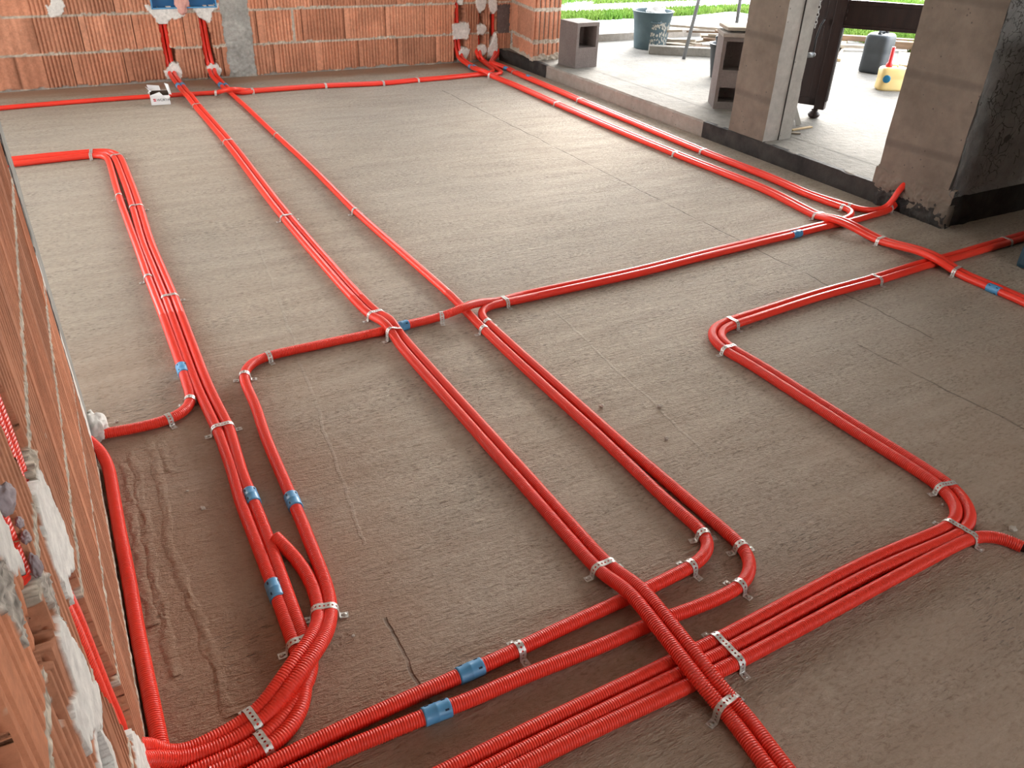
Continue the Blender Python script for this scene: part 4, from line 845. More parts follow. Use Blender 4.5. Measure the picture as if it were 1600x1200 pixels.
def grass_patch(name, x0, x1, y0, y1, z, n, label, edge=.12, hh=.05):
    rs = np.random.RandomState(int(x0*7+y0)); V_ = []; F_ = []
    for i in range(n):
        x = rs.uniform(x0, x1); y = rs.uniform(y0, y1)
        y = min(max(y, y0+rs.rand()*edge), y1-rs.rand()*edge)
        if mnoise.noise(Vector((x*1.3, y*2.5, 0))) < -.25: continue
        a = rs.rand()*math.pi; L = hh*(.5+rs.rand()); wd = .006+.006*rs.rand(); lx, ly = rs.uniform(-.6, .6, 2)*L
        c, s = math.cos(a)*wd, math.sin(a)*wd; b = len(V_)
        V_ += [(x-c, y-s, z-.01), (x+c, y+s, z-.01), (x+c*.3+lx, y+s*.3+ly, z+L), (x-c*.3+lx, y-s*.3+ly, z+L)]; F_.append((b, b+1, b+2, b+3))
    o = np_mesh(name, V_, F_, M['grass'], None, False); o['kind'] = 'stuff'; tag(o, label, 'grass'); return o
grass_patch('grass', 4.2, 12, 8.62, 9.15, .12, 26000, 'narrow strip of bright green grass behind the grey bucket')
grass_patch('grass', 4.2, 12, 9.95, 12, .12, 30000, 'far strip of bright green grass across the pale road')
grass_patch('grass', 7.95, 14, 5.2, 7.35, .09, 42000, 'bright green grass seen under the dark wooden frame', .3, .10)

for i, (pts, lab) in enumerate(RIDGES):
    V_ = []; F_ = []; P = [Vector((x, y, 0)) for x, y in pts]; Q = []
    for a, b in zip(P, P[1:]):
        n = max(2, int((b-a).length/.006)); Q += [a.lerp(b, k/n) for k in range(n)]
    K = 9
    for j, q in enumerate(Q):
        wig = mnoise.noise(Vector((q.y*9, i*5, 0)))*.012
        wd = .017*(1+.7*mnoise.noise(Vector((q.y*16, i*3, 4))))
        for k in range(K):
            u = (k/(K-1))*2-1; z = .0028*(1-u*u)*(1+.8*mnoise.noise(Vector((q.y*40, u*2, i)))+.6*mnoise.noise(Vector((q.y*110, u*4, i))))-.0008
            dx, dy = (1, 0) if abs(pts[-1][1]-pts[0][1]) > .1 else (0, 1)
            V_.append((q.x+(wig+u*wd)*dx, q.y+(u*wd)*dy, max(z, -.001) if 0 < k < K-1 else -.001))
    for j in range(len(Q)-1):
        for k in range(K-1): F_.append((j*K+k, (j+1)*K+k, (j+1)*K+k+1, j*K+k+1))
    o = np_mesh('mortar_ridge', V_, F_, M['floor'], None, True)
    tag(o, lab, 'mortar', 'mortar ridges dried on the floor by the left wall')

# ------------------------------------------------------------------ red corrugated conduits
CR = .0165

def resample(P, step):
    P = np.array(P, float); d = np.r_[0, np.cumsum(np.linalg.norm(np.diff(P, axis=0), axis=1))]
    n = max(2, int(d[-1]/step)); s = np.linspace(0, d[-1], n)
    return np.stack([np.interp(s, d, P[:, k]) for k in range(3)], 1), s

def smooth_path(P):
    Q, s = resample(P, .012)
    for _ in range(14): Q[1:-1] = .25*Q[:-2]+.5*Q[1:-1]+.25*Q[2:]
    return Q

SM = {k: smooth_path(v) for k, v in PATHS.items()}

def sweep(name, Q, mat, pitch=.0056, seg=14, r=CR, groove=.0016):
    d = np.r_[0, np.cumsum(np.linalg.norm(np.diff(Q, axis=0), axis=1))]
    L = d[-1]
    # ring stations: four per corrugation near the camera, two far away
    st = []; rad = []; s = 0.0
    while s < L:
        x = np.array([np.interp(s, d, Q[:, k]) for k in range(3)])
        near = math.hypot(x[0], x[1]) < 3.0 and x[2] < 1.3
        ph = ((.0, r), (.52, r), (.62, r-groove), (.90, r-groove)) if near else ((.0, r), (.5, r-groove*.35))
        pt = pitch if near else pitch*1.6
        for a, rr in ph:
            if s+a*pt < L: st.append(s+a*pt); rad.append(rr)
        s += pt
    st = np.array(st+[L]); rad = np.array(rad+[r])
    P = np.stack([np.interp(st, d, Q[:, k]) for k in range(3)], 1)
    Td = np.gradient(Q, axis=0); T = np.stack([np.interp(st, d, Td[:, k]) for k in range(3)], 1)
    T /= np.linalg.norm(T, axis=1)[:, None]
    # frames by projection of a slowly carried normal
    Nn = np.zeros_like(P); n = np.cross(T[0], [0, 0, 1.0])
    if np.linalg.norm(n) < .1: n = np.array([1., 0, 0])
    for i in range(len(P)):
        n = n-T[i]*np.dot(n, T[i]); n /= np.linalg.norm(n); Nn[i] = n
    Bn = np.cross(T, Nn)
    ang = np.arange(seg)*2*math.pi/seg
    V = P[:, None, :]+rad[:, None, None]*(np.cos(ang)[None, :, None]*Nn[:, None, :]+np.sin(ang)[None, :, None]*Bn[:, None, :])
    m = len(P); V = V.reshape(-1, 3)
    i = np.arange(m-1)[:, None]*seg; k = np.arange(seg)[None, :]; k2 = (k+1) % seg
    F = np.stack([(i+k), (i+seg+k), (i+seg+k2), (i+k2)], -1).reshape(-1, 4)
    # end caps as small quads fans
    caps = []
    for b in (0, (m-1)*seg):
        q = [b+j for j in range(seg)]
        for j in range(1, seg-2, 2): caps.append([q[0], q[j], q[j+1], q[j+2]])
    F = np.concatenate([F, np.array(caps)])
    o = np_mesh(name, V, F, mat, None, True)
    o.data.shade_smooth()
    return o

CLAB = {
 'M1': 'red conduit, left one of the long central pair, running from back wall to bottom edge',
 'M2': 'red conduit, right one of the long central pair, running from back wall to bottom edge',
 'S1': 'single red conduit right of the central pair, making the inner hook near the bottom',
 'S2': 'red conduit from the second back wall chase, turning right along the wall foot',
 'FR': 'red conduit along the whole foot of the back wall, passing behind the white box',
 'RI1': 'red conduit, nearer one of the pair from back corner to right edge, blue coupling',
 'RI2': 'red conduit, farther one of the pair from back corner to right edge',
 'RO1': 'red conduit hooking back by the step, then crossing the floor to the left wall',
 'RO2': 'red conduit nearest the concrete step, running into the foot of the large pillar',
 'C1': 'red conduit from the large pillar across the floor, then down to the outer hook',
 'T1': 'red conduit, inner one of the pair making the U-bend at the right',
 'T2': 'red conduit, outer one of the pair making the U-bend at the right',
 'T3': 'short red conduit joining the right U-bend bundle, its cut end at the right edge',
 'L1': 'red conduit with blue coupling curling back to the foot of the left wall end',
 'L2': 'red conduit, left one of the long pair near the left wall',
 'L3': 'red conduit, right one of the long pair near the left wall',
 'W': 'red conduit lying on the floor right along the foot of the left brick wall',
 'ST': 'red conduit with a free cut end lying on the floor at lower left',
 'CB': 'red conduit standing in the leftmost chase of the near brick wall',
 'BX': 'red conduit end sticking out between the two blue wall boxes',
}
conduits = {}
for k, Q in SM.items():
    o = sweep('corrugated_conduit', Q, M['conduit'])
    tag(o, CLAB[k], 'conduit', 'red corrugated conduits laid on the floor' if k not in ('CB', 'BX') else 'red conduits in the walls')
    conduits[k] = o

def nearest(k, x, y):
    Q = SM[k]; m = Q[:, 2] < .09
    dd = np.hypot(Q[:, 0]-x, Q[:, 1]-y)+np.where(m, 0, 9)
    i = int(dd.argmin()); i = min(max(i, 2), len(Q)-3)
    t = Q[i+2]-Q[i-2]; return Q[i], t/np.linalg.norm(t), i

# blue coupling sleeves: parts of their conduit
for k, x, y in COUPLINGS_AT:
    p, t, i = nearest(k, x, y); n = 5
    Q = SM[k]; hl = .029
    pts = [Vector(p)+Vector(t)*s for s in np.linspace(-hl, hl, 9)]
    bm = bmesh.new()
    rr = [.0186, .0198, .0194, .0194, .0202, .0194, .0194, .0198, .0186]
    ps = [Vector(p)+Vector(t)*s for s in (-hl, -hl+.002, -hl+.005, -.0018, 0, .0018, hl-.005, hl-.002, hl)]
    tube(bm, ps, rr, 20)
    c = bm_obj('coupling', bm, M['coupling'], conduits[k], True); c['label'] = 'light blue coupling sleeve'
    # little dark catch windows
    zz = Vector((0, 0, 1)); lat = Vector(t).cross(zz).normalized(); upv = lat.cross(Vector(t)).normalized()
    for sgn, a in ((-1, .9), (1, .9), (-1, 2.3), (1, -.6)):
        bm = bmesh.new(); d = math.cos(a)*lat+math.sin(a)*upv
        c0 = Vector(p)+Vector(t)*sgn*.018+d*.0193
        M4 = Matrix((Vector(t), d.cross(Vector(t)), d)).transposed().to_4x4(); M4.translation = c0
        add_box(bm, -.004, .004, -.002, .002, -.0012, .0008, M4)
        cc = bm_obj('catch_window', bm, M['coupling_dark'], c); 

# dark cable end in the cut conduit at the right edge
p0 = Vector(SM['T3'][0]); t0 = (Vector(SM['T3'][0])-Vector(SM['T3'][6])).normalized()
bm = bmesh.new(); tube(bm, [p0-t0*.01, p0+t0*.03, p0+t0*.07+Vector((0, 0, -.003))], .013, 12)
c = bm_obj('dark_plug', bm, M['cable'], conduits['T3'], True); c['label'] = 'dark plug in the cut end'

# ------------------------------------------------------------------ perforated steel straps
def strap(ids, x, y, label):
    info = [nearest(k, x, y) for k in ids.split()]
    t = Vector(info[0][1]); t.z = 0; t.normalize(); n = Vector((-t.y, t.x, 0))
    o0 = Vector((x, y, 0))
    ctr = sorted([((Vector(p)-o0).dot(n), float(p[2])) for p, _, _ in info])
    # longitudinal origin: foot of the mean nearest point
    along = sum((Vector(p)-o0).dot(t) for p, _, _ in info)/len(info)
    R = CR+.0012
    prof = []
    s0, z0 = ctr[0]; s1, z1 = ctr[-1]; tabl = .021
    prof += [(s0-R-tabl, .0016), (s0-R-.003, .0016), (s0-R-.0006, .004), (s0-R, z0)]
    for a in (150, 120, 95): prof.append((s0+R*math.cos(math.radians(a)), z0+R*math.sin(math.radians(a))))
    for (sa, za), (sb, zb) in zip(ctr, ctr[1:]):
        if sb-sa > 2.2*R: prof += [(sa+R*.5, za+R*.86), ((sa+sb)/2, max(.012, min(za, zb)+R*.5)), (sb-R*.5, zb+R*.86)]
        else: prof += [(sa, za+R), ((sa+sb)/2, (za+zb)/2+R*.93), (sb, zb+R)]
    for a in (85, 60, 30): prof.append((s1+R*math.cos(math.radians(a)), z1+R*math.sin(math.radians(a))))
    prof += [(s1+R, z1), (s1+R+.0006, .004), (s1+R+.003, .0016), (s1+R+tabl, .0016)]
    pr_ = np.array(prof); d = np.r_[0, np.cumsum(np.linalg.norm(np.diff(pr_, axis=0), axis=1))]
    cell = .0095; nc = max(3, int(round(d[-1]/cell))); cl = d[-1]/nc; w = .0085; hr = .0027
    bm = bmesh.new()
    def P(s, v):
        a = np.interp(s, d, pr_[:, 0]); b = np.interp(s, d, pr_[:, 1])
        return o0+n*a+t*(along+v)+Vector((0, 0, b))
    cache = {}
    def vert(s, v):
        key = (round(s, 6), round(v, 6))
        if key not in cache: cache[key] = bm.verts.new(P(s, v))
        return cache[key]
    for i in range(nc):
        c = (i+.5)*cl; h = cl/2
        outer = [(c-h, -w), (c, -w), (c+h, -w), (c+h, 0), (c+h, w), (c, w), (c-h, w), (c-h, 0)]
        inner = [(c+hr*math.cos(a), hr*math.sin(a)) for a in [math.radians(q) for q in (225, 270, 315, 0, 45, 90, 135, 180)]]
        O = [vert(*q) for q in outer]; I = [vert(*q) for q in inner]
        for k in range(8):
            bm.faces.new((O[k], O[(k+1) % 8], I[(k+1) % 8], I[k]))
    root = empty('steel_strap', o0)
    so = bm_obj('perforated_band', bm, M['metal'], None); so.parent = root; so.matrix_parent_inverse = Matrix.Translation(-o0)
    md = so.modifiers.new('thick', 'SOLIDIFY'); md.thickness = .0011; md.offset = 1
    near = math.hypot(x, y) < 4.5
    sides = [(s0-R-tabl+.008), (s1+R+tabl-.008)]
    for q in sides:
        bm = bmesh.new()
        Mx = Matrix.Translation(o0+n*q+t*along+Vector((0, 0, .0022)))
        lathe(bm, [(.0052, 0), (.0052, .0015), (.0035, .0032), (.0010, .0036)], 10, Mx)
        sc = bm_obj('screw', bm, M['screw'], None, True); sc.parent = root; sc.matrix_parent_inverse = Matrix.Translation(-o0)
    tag(root, label, 'strap', 'perforated steel straps over the conduits')
    return root

SLAB = [
 'steel strap on the central pair beside the white box, nearest the back wall',
 'second steel strap from the back wall on the central pair',
 'third steel strap from the back wall on the central pair',
 'steel strap on the central pair just behind its first crossing over another conduit',
 'steel strap on the central pair just after its first crossing, beside a blue coupling',
 'steel strap on the central pair just before it climbs over the hooked conduits',
 'nearest steel strap on the central pair, past the three-conduit bundle',
 'steel strap farthest back on the single conduit right of the central pair',
 'steel strap midway along the single conduit right of the central pair',
 'steel strap on the single conduit just after the arching conduit crosses it',
 'steel strap at the start of the inner hook near the bottom centre',
 'steel strap at the end of the inner hook near the bottom centre',
 'steel strap on the inner hooked conduit, just above a blue coupling',
 'small steel strap on the conduit turning toward the camera beside the arching conduit',
 'steel strap at the start of the outer hook near the bottom centre',
 'steel strap at the end of the outer hook near the bottom centre',
 'steel strap over the cross-floor pair just where the two conduits part',
 'steel strap on the cross-floor conduit, between the arch and the blue coupling',
 'steel strap at the left end of the cross-floor conduit, before its bend',
 'steel strap just after the bend of the cross-floor conduit, left of centre',
 'yellowish steel strap on the right pair at the back corner crossing',
 'steel strap farthest back on the long right pair, past the corner one',
 'steel strap midway along the long right pair',
 'steel strap on the right pair just behind its crossing near the pillar',
 'steel strap on the right pair between its two crossings',
 'steel strap on the right pair just after the second crossing, before the blue coupling',
 'steel strap on the step-side pair closest to the back corner',
 'steel strap on the step-side pair in front of the upright block',
 'steel strap midway along the step-side pair, near the grey column',
 'steel strap at the start of the tight hook near the large pillar',
 'steel strap on the outermost conduit where it leaves the tight hook',
 'steel strap at the foot of the large pillar, where two conduits rise',
 'steel strap on the right cross pair near the right edge, beside the dark corner',
 'steel strap on the right cross pair left of the crossing',
 'steel strap entering the first bend of the right U-shaped pair',
 'steel strap leaving the first bend of the right U-shaped pair',
 'steel strap entering the second bend of the right U-shaped pair',
 'long steel strap over three conduits at the second bend on the right',
 'long steel strap over three conduits near the bottom, with a bent free end',
 'steel strap over three conduits at the back left, before their bend',
 'thin steel strap just after the bend of the back left conduits',
 'steel strap farthest back on the inner left conduit',
 'steel strap farthest back on the straight stretch of the left pair',
 'steel strap midway along the inner left conduit, above its blue coupling',
 'steel strap midway along the left pair',
 'steel strap at the curl of the inner left conduit',
 'steel strap on the inner left conduit between its curl and the wall foot',
 'steel strap on the left pair, level with the curled conduit',
 'steel strap holding the free-ended conduit and its neighbour at the top of the swoop',
 'steel strap at the bottom left, upper one of two side by side',
 'steel strap at the bottom left, lower one of two side by side',
 'steel strap mostly hidden under the swoop where two conduits cross over the left pair',
 'steel strap on the back wall conduit between the two wall chases',
 'steel strap on the back wall pair, leftmost, beside the concrete column',
 'steel strap on the back wall pair, second from the concrete column',
 'steel strap on the back wall pair, third from the concrete column',
 'steel strap on the back wall pair, nearest the back right corner',
]
for (ids, x, y), lab in zip(STRAPS_AT, SLAB): strap(ids, x, y, lab)

# ------------------------------------------------------------------ things in the room
# blue electrical boxes in the back wall
def wall_box(x0, x1, label):
    r_ = empty('wall_box', ((x0+x1)/2, YB, .545)); z0, z1 = .548, .70
    def put(name, *a):
        bm = bmesh.new(); add_box(bm, *a, Matrix.Translation(-r_.location)); return bm_obj(name, bm, M['blue_box'], r_)
    bm = bmesh.new(); T_ = Matrix.Translation(-r_.location)
    add_box(bm, x0, x1, YB+.04, YB+.045, z0, z1, T_); add_box(bm, x0, x1, YB-.012, YB+.045, z0, z0+.004, T_); add_box(bm, x0, x1, YB-.012, YB+.045, z1-.004, z1, T_)
    add_box(bm, x0, x0+.004, YB-.012, YB+.045, z0, z1, T_); add_box(bm, x1-.004, x1, YB-.012, YB+.045, z0, z1, T_)
    bm_obj('casing', bm, M['blue_box'], r_)
    bm = bmesh.new()
    for a in ((x0-.006, x1+.006, YB-.016, YB-.011, z0-.006, z0+.004), (x0-.006, x1+.006, YB-.016, YB-.011, z1-.004, z1+.006), (x0-.006, x0+.004, YB-.016, YB-.011, z0, z1), (x1-.004, x1+.006, YB-.016, YB-.011, z0, z1)):
        add_box(bm, *a, T_)
    rim = bm_obj('rim', bm, M['coupling'], r_); rim['label'] = 'brighter blue rim'
    tag(r_, label, 'electrical box', 'blue electrical boxes in the back wall')
wall_box(.845, 1.035, 'blue electrical box let into the back brick wall, left one of the two')
wall_box(1.105, 1.325, 'blue electrical box let into the back brick wall, right one, beside the concrete column')
bm = bmesh.new(); bmesh.ops.create_icosphere(bm, subdivisions=4, radius=1)
for v in bm.verts:
    n = mnoise.noise(v.co*2.2)*.3+mnoise.noise(v.co*6)*.12
    v.co = Vector((v.co.x*.052*(1+n)+1.07, v.co.y*.03*(1+n)+YB-.004, v.co.z*.10*(1+n)+.60))
tag(bm_obj('plaster_clump', bm, M['pink_foam'], None, True), 'pink plaster clump around a red conduit end between the two blue wall boxes', 'plaster')

# small white box, flaps open, lying on the floor
bx = empty('cardboard_box', (.70, 6.60, 0), math.radians(-7))
W2, D2, H2, T2 = .066, .052, .082, .0022
bm = bmesh.new(); add_box(bm, -W2, W2, -D2, -D2+T2, 0, H2*.80); bm_obj('front_panel', bm, M['card'], bx)
bm = bmesh.new()
add_box(bm, -W2, W2, D2-T2, D2, 0, H2); add_box(bm, -W2, -W2+T2, -D2, D2, 0, H2); add_box(bm, W2-T2, W2, -D2, D2, 0, H2*.8); add_box(bm, -W2, W2, -D2, D2, 0, T2)
bm_obj('shell', bm, M['card'], bx)
bm = bmesh.new()
e = T2+.0006
add_box(bm, -W2+e, W2-e, D2-e-.001, D2-e, T2, H2-.001); add_box(bm, -W2+e, -W2+e+.001, -D2+e, D2-e, T2, H2-.001)
add_box(bm, W2-e-.001, W2-e, -D2+e, D2-e, T2, H2*.79); add_box(bm, -W2+e, W2-e, -D2+e, D2-e, T2+.0002, T2+.001); add_box(bm, -W2+e, W2-e, -D2+e-.0004, -D2+e+.0006, T2, H2*.79)
li = bm_obj('lining', bm, M['card_in'], bx); li['label'] = 'dark brown inside'
def flap(name, pts):
    bm = bmesh.new(); a = [bm.verts.new(p) for p in pts]; f = bm.faces.new(a)
    o = bm_obj(name, bm, M['card'], bx); md = o.modifiers.new('t', 'SOLIDIFY'); md.thickness = .002; md.offset = 0
flap('flap', [(-W2, D2, H2), (W2*.2, D2, H2), (W2*.1, D2+.02, H2+.028), (-W2*1.15, D2+.01, H2+.04)])
flap('flap', [(-W2, -D2, H2), (-W2, D2, H2), (-W2-.022, D2, H2+.030), (-W2+.016, 0, H2+.004), (-W2-.010, -D2*.9, H2+.004)])
flap('flap', [(W2, D2, H2*.8), (W2, -D2*.1, H2*.8), (W2+.016, -D2*.1, H2*.72), (W2+.006, D2*.5, H2+.045), (W2-.02, D2, H2+.05)])
flap('flap', [(-W2, -D2, H2*.8), (W2*.35, -D2, H2*.8), (W2*.05, -D2+.02, H2+.004), (-W2*.85, -D2+.004, H2*.86)])
flap('flap', [(W2*.35, -D2, H2*.8), (W2, -D2, H2*.8), (W2+.006, -D2-.004, H2*.66), (W2*.7, -D2-.012, H2*.50)])
def text_obj(name, s, size, loc, rot, mat, parent, ext=.0004, sx=1):
    cu = bpy.data.curves.new(name, 'FONT'); cu.body = s; cu.size = size; cu.extrude = ext
    tmp = bpy.data.objects.new(name, cu); C.objects.link(tmp)
    bpy.context.view_layer.update()
    me = bpy.data.meshes.new_from_object(tmp.evaluated_get(bpy.context.evaluated_depsgraph_get()))
    bpy.data.objects.remove(tmp); me.materials.clear(); me.materials.append(mat)
    o = bpy.data.objects.new(name, me); C.objects.link(o); o.parent = parent; o.location = loc; o.rotation_euler = rot; o.scale = (sx, 1, 1)
    return o
fp_ = [c for c in bx.children if c.name.startswith('front_panel')][0]
text_obj('lettering', 'W\u00dcRTH', .025, (-.024, -D2-.0006, .026), (math.pi/2, 0, 0), M['print_black'], fp_)
bm = bmesh.new()
add_box(bm, -.048, -.030, -D2-.0009, -D2, .037, .044); add_box(bm, -.046, -.028, -D2-.0009, -D2, .026, .033); 
lg = bm_obj('logo', bm, M['print_red'], fp_); lg['label'] = 'two small red bars'
tag(bx, 'small white cardboard box with torn open flaps on the floor by the back wall', 'box')

# foam lumps in the near chase
for i, (y, z, s) in enumerate(((.703, .958, .0125), (.730, .908, .0050), (.735, .885, .0058), (.730, .852, .0068))):
    bm = bmesh.new(); bmesh.ops.create_icosphere(bm, subdivisions=4, radius=1)
    for v in bm.verts:
        n = mnoise.noise(v.co*2+Vector((i*3, 0, 0)))*.35+mnoise.noise(v.co*5)*.10
        v.co = Vector((v.co.x*s*.75*(1+n)-.120, v.co.y*s*(1+n)+y, v.co.z*s*(2.2 if i == 3 else 1.2)*(1+n)+z))
    tag(bm_obj('foam_lump', bm, M['foam'], None, True),
        ('large grey-pink foam lump at the left edge, topmost on the near wall conduit',
         'small grey foam lump just under the large one in the near wall chase',
         'second small grey foam lump from the top in the near wall chase',
         'lowest grey foam lump on the near wall conduit, beside the cement rubble')[i], 'foam', 'foam lumps in the near chase')

# tall bin at the right edge
cr = empty('plastic_bin', (4.066, 1.636, 0), math.radians(4))
bm = bmesh.new(); a, b, h = .26, .30, .95
vs_ = add_box(bm, -a, a, -b, b, 0, h, None, .02); bm_obj('body', bm, M['crate'], cr)
bm = bmesh.new(); add_box(bm, -a-.012, a+.012, -b-.012, b+.012, h-.05, h+.03, None, .008); bm_obj('lid', bm, M['crate'], cr)
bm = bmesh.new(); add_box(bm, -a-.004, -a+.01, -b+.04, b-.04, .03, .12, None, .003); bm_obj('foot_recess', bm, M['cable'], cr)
tag(cr, 'tall dark blue plastic bin, only its lower edge showing at the right border', 'bin')

# loose pebbles and chips
PB = PEBBLES
for i, (x, y, s, lab) in enumerate(PB):
    bm = bmesh.new(); bmesh.ops.create_icosphere(bm, subdivisions=2, radius=1)
    for v in bm.verts:
        n = mnoise.noise(v.co*1.5+Vector((i*7, 0, 0)))*.5
        v.co = Vector((v.co.x*s*(1+n)*1.1, v.co.y*s*(1+n)*.85, max(-s*.55, v.co.z*s*.7*(1+n))))+Vector((0, 0, s*.55))
    o = bm_obj('pebble', bm, M['pebble']); o.location = (x, y, 0)
    tag(o, lab, 'pebble', 'loose chips on the floor')

# ------------------------------------------------------------------ things on the terrace
def cinder_block(name, loc, rz, label, wdt=.25, dep=.25, hgt=.375, holes=((.20, .335),), blind=((.0, .0),), axis='y'):
    """hollow block on end; holes run through along local y"""
    r_ = empty(name, loc, rz)
    bm = bmesh.new(); t = .026
    zs = [0]+[q for h in holes for q in h]+[hgt]
    add_box(bm, 0, t, 0, dep, 0, hgt); add_box(bm, wdt-t, wdt, 0, dep, 0, hgt)
    prev = 0
    for a, b in holes:
        add_box(bm, t, wdt-t, 0, dep, prev, a); prev = b
    add_box(bm, t, wdt-t, 0, dep, prev, hgt)
    bmesh.ops.remove_doubles(bm, verts=bm.verts, dist=1e-5)
    o = bm_obj('shell', bm, M['cinder'], r_)
    # webs seen inside the cavities
    bm = bmesh.new()
    for a, b in holes: add_box(bm, t, wdt-t, dep*.72, dep*.72+.03, a, b)
    bm_obj('web', bm, M['cinder'], r_)
    # shallow groove at the foot
    tag(r_, label, 'building block', 'hollow concrete blocks on the terrace')
    return r_
cinder_block('cinder_block', (4.082, 6.244, ZS), math.radians(3), 'single hollow concrete block standing on end on the terrace, beside the brick pier', .235, .26, .365, ((.165, .335),))
cinder_block('cinder_block', (4.235, 4.60, ZS), math.radians(-32), 'hollow concrete block standing behind the grey column, lower one of the stack', .21, .24, .25, ((.05, .15),))
cinder_block('cinder_block', (4.235, 4.60, ZS+.25), math.radians(-32), 'hollow concrete block standing behind the grey column, upper one of the stack', .21, .24, .24, ((.02, .21),))
# slabs lying on the stack
o = box_obj('concrete_slab', -.01, .23, -.02, .25, 0, .025, M['kerb'], None, .003); o.location = (4.235, 4.60, ZS+.49); o.rotation_euler.z = math.radians(-32)
tag(o, 'thin concrete slab lying on the block stack behind the grey column', 'slab')
o = box_obj('concrete_slab', .02, .25, .0, .24, 0, .022, M['oldwood'], None, .003); o.location = (4.245, 4.61, ZS+.515+.012); o.rotation_euler.z = math.radians(-26)
tag(o, 'short weathered board topmost on the block stack behind the grey column', 'board')

# bucket
bk = empty('bucket', (5.40, 6.92, ZS))
def bucket(r_, rb, rtp, h, mat):
    bm = bmesh.new()
    prof = [(rb, 0), (rb*1.02, .01), (rb+(rtp-rb)*.5, h*.5), (rtp-.006, h*.88), (rtp, h*.89), (rtp+.002, h*.97), (rtp+.012, h*.985), (rtp+.012, h), (rtp-.006, h), (rtp-.012, h*.93), (rb-.008, .02)]
    lathe(bm, prof, 40)
    return bm_obj('body', bm, mat, r_, True)
body = bucket(bk, .155, .195, .345, M['bucket'])
for sgn in (-1, 1):
    bm = bmesh.new(); a0 = math.radians(-115 if sgn < 0 else 65)
    pts = [(.186*math.cos(a0+q), .186*math.sin(a0+q), z) for q, z in ((-.24, .26), (-.22, .245))]
    pts = [((.182+o_)*math.cos(a0+q), (.182+o_)*math.sin(a0+q), z) for q, o_, z in ((-.25, -.004, .262), (-.25, .022, .258), (0, .03, .254), (.25, .022, .258), (.25, -.004, .262))]
    tube(bm, pts, .007, 8); bm_obj('handle', bm, M['bucket'], bk, True)
def splash(r_, a_lo, a_hi, z_lo, z_hi, R0, R1, h, n, seed):
    rs = np.random.RandomState(seed); bm = bmesh.new()
    for i in range(n):
        a = math.radians(rs.uniform(a_lo, a_hi)); z = rs.uniform(z_lo, z_hi); R_ = R0+(R1-R0)*z/h+.0015
        s = rs.uniform(.003, .010); k = rs.randint(5, 8)
        vs_ = [bm.verts.new(((R_)*math.cos(a+s*.8*math.cos(q)/R_), (R_)*math.sin(a+s*.8*math.cos(q)/R_), z+s*1.5*math.sin(q))) for q in np.arange(k)*2*math.pi/k]
        bm.faces.new(vs_)
    return bm_obj('cement_splashes', bm, M['splash'], r_)
sp_ = splash(bk, -128, -60, .05, .26, .155, .192, .30, 150, 3); sp_['label'] = 'dried cement splashes on the side'
tag(bk, 'large grey rubber bucket splashed with cement, with white film inside, on the terrace', 'bucket')
bm = bmesh.new(); bmesh.ops.create_icosphere(bm, subdivisions=4, radius=1)
for v in bm.verts:
    n = mnoise.noise(v.co*2.2)*.4+mnoise.noise(v.co*5)*.2
    v.co = Vector((v.co.x*.10*(1+n)+5.42, v.co.y*.09*(1+n)+6.90, v.co.z*.09*(1+n)+ZS+.30))
tag(bm_obj('plastic_bag', bm, M['bag'], None, True), 'crumpled white plastic film stuffed in the grey bucket', 'bag')

# tripod of steel tubes
F1 = Vector((5.344, 6.307, ZS)); F2 = Vector((5.85, 6.10, ZS))
st = empty('tube_trestle', (5.6, 6.3, ZS))
for a, b in ((F1, Vector((5.65, 6.38, 1.55))), (Vector((6.05, 6.42, ZS)), Vector((5.78, 6.16, 1.55))), (Vector((6.75, 6.75, ZS)), Vector((5.95, 6.3, 1.55)))):
    bm = bmesh.new(); tube(bm, [a-st.location, b-st.location], .0165, 14); bm_obj('leg', bm, M['steel'], st, True)
bm = bmesh.new(); tube(bm, [Vector((5.6, 6.3, 1.53))-st.location, Vector((5.83, 6.2, 1.55))-st.location], .02, 12)
tube(bm, [Vector((5.65, 6.38, 1.55))-st.location, Vector((5.97, 6.29, 1.55))-st.location], .02, 12); bm_obj('head_bar', bm, M['steel'], st, True)
tag(st, 'grey steel tube trestle standing on the terrace, its legs left of the grey column', 'trestle')

# white kerb stone and pile of old boards behind it
o = box_obj('kerb_stone', -.36, .36, -.05, .05, 0, .075, M['slab'], None, .006); o.location = (5.50, 6.47, ZS); o.rotation_euler.z = math.radians(-33)
tag(o, 'pale kerb stone lying before the pile of old boards on the terrace', 'kerb stone')
rs = np.random.RandomState(12)
WL = ['long grey board on top of the pile, leaning towards the bucket', 'narrow board crossing the middle of the board pile', 'split board at the left of the board pile', 'short thick board low in the board pile',
      'dark board at the bottom of the board pile', 'thin lath sticking out left of the board pile', 'board at the right end of the pile, behind the trestle leg', 'pale board at the back of the pile',
      'bent lath in front of the board pile', 'small offcut lying on the kerb stone side of the pile', 'flat wide board under the pile', 'board end pointing at the grey column']
for i in range(12):
    L = rs.uniform(.28, .75); Wd = rs.uniform(.03, .09); Th = rs.uniform(.012, .03)
    o = box_obj('old_board', -L/2, L/2, -Wd/2, Wd/2, -Th/2, Th/2, M['oldwood' if i % 3 else 'brownwood'], None, .002)
    x = 5.55+rs.uniform(-.10, .62); y = 6.62+rs.uniform(-.06, .30)-.25*(x-5.55)
    o.location = (x, y, ZS+.03+.021*(i % 10)); o.rotation_euler = (rs.uniform(-.15, .15), rs.uniform(-.12, .12), math.radians(rs.uniform(-60, 5)))
    tag(o, WL[i], 'board', 'old boards piled on the terrace')

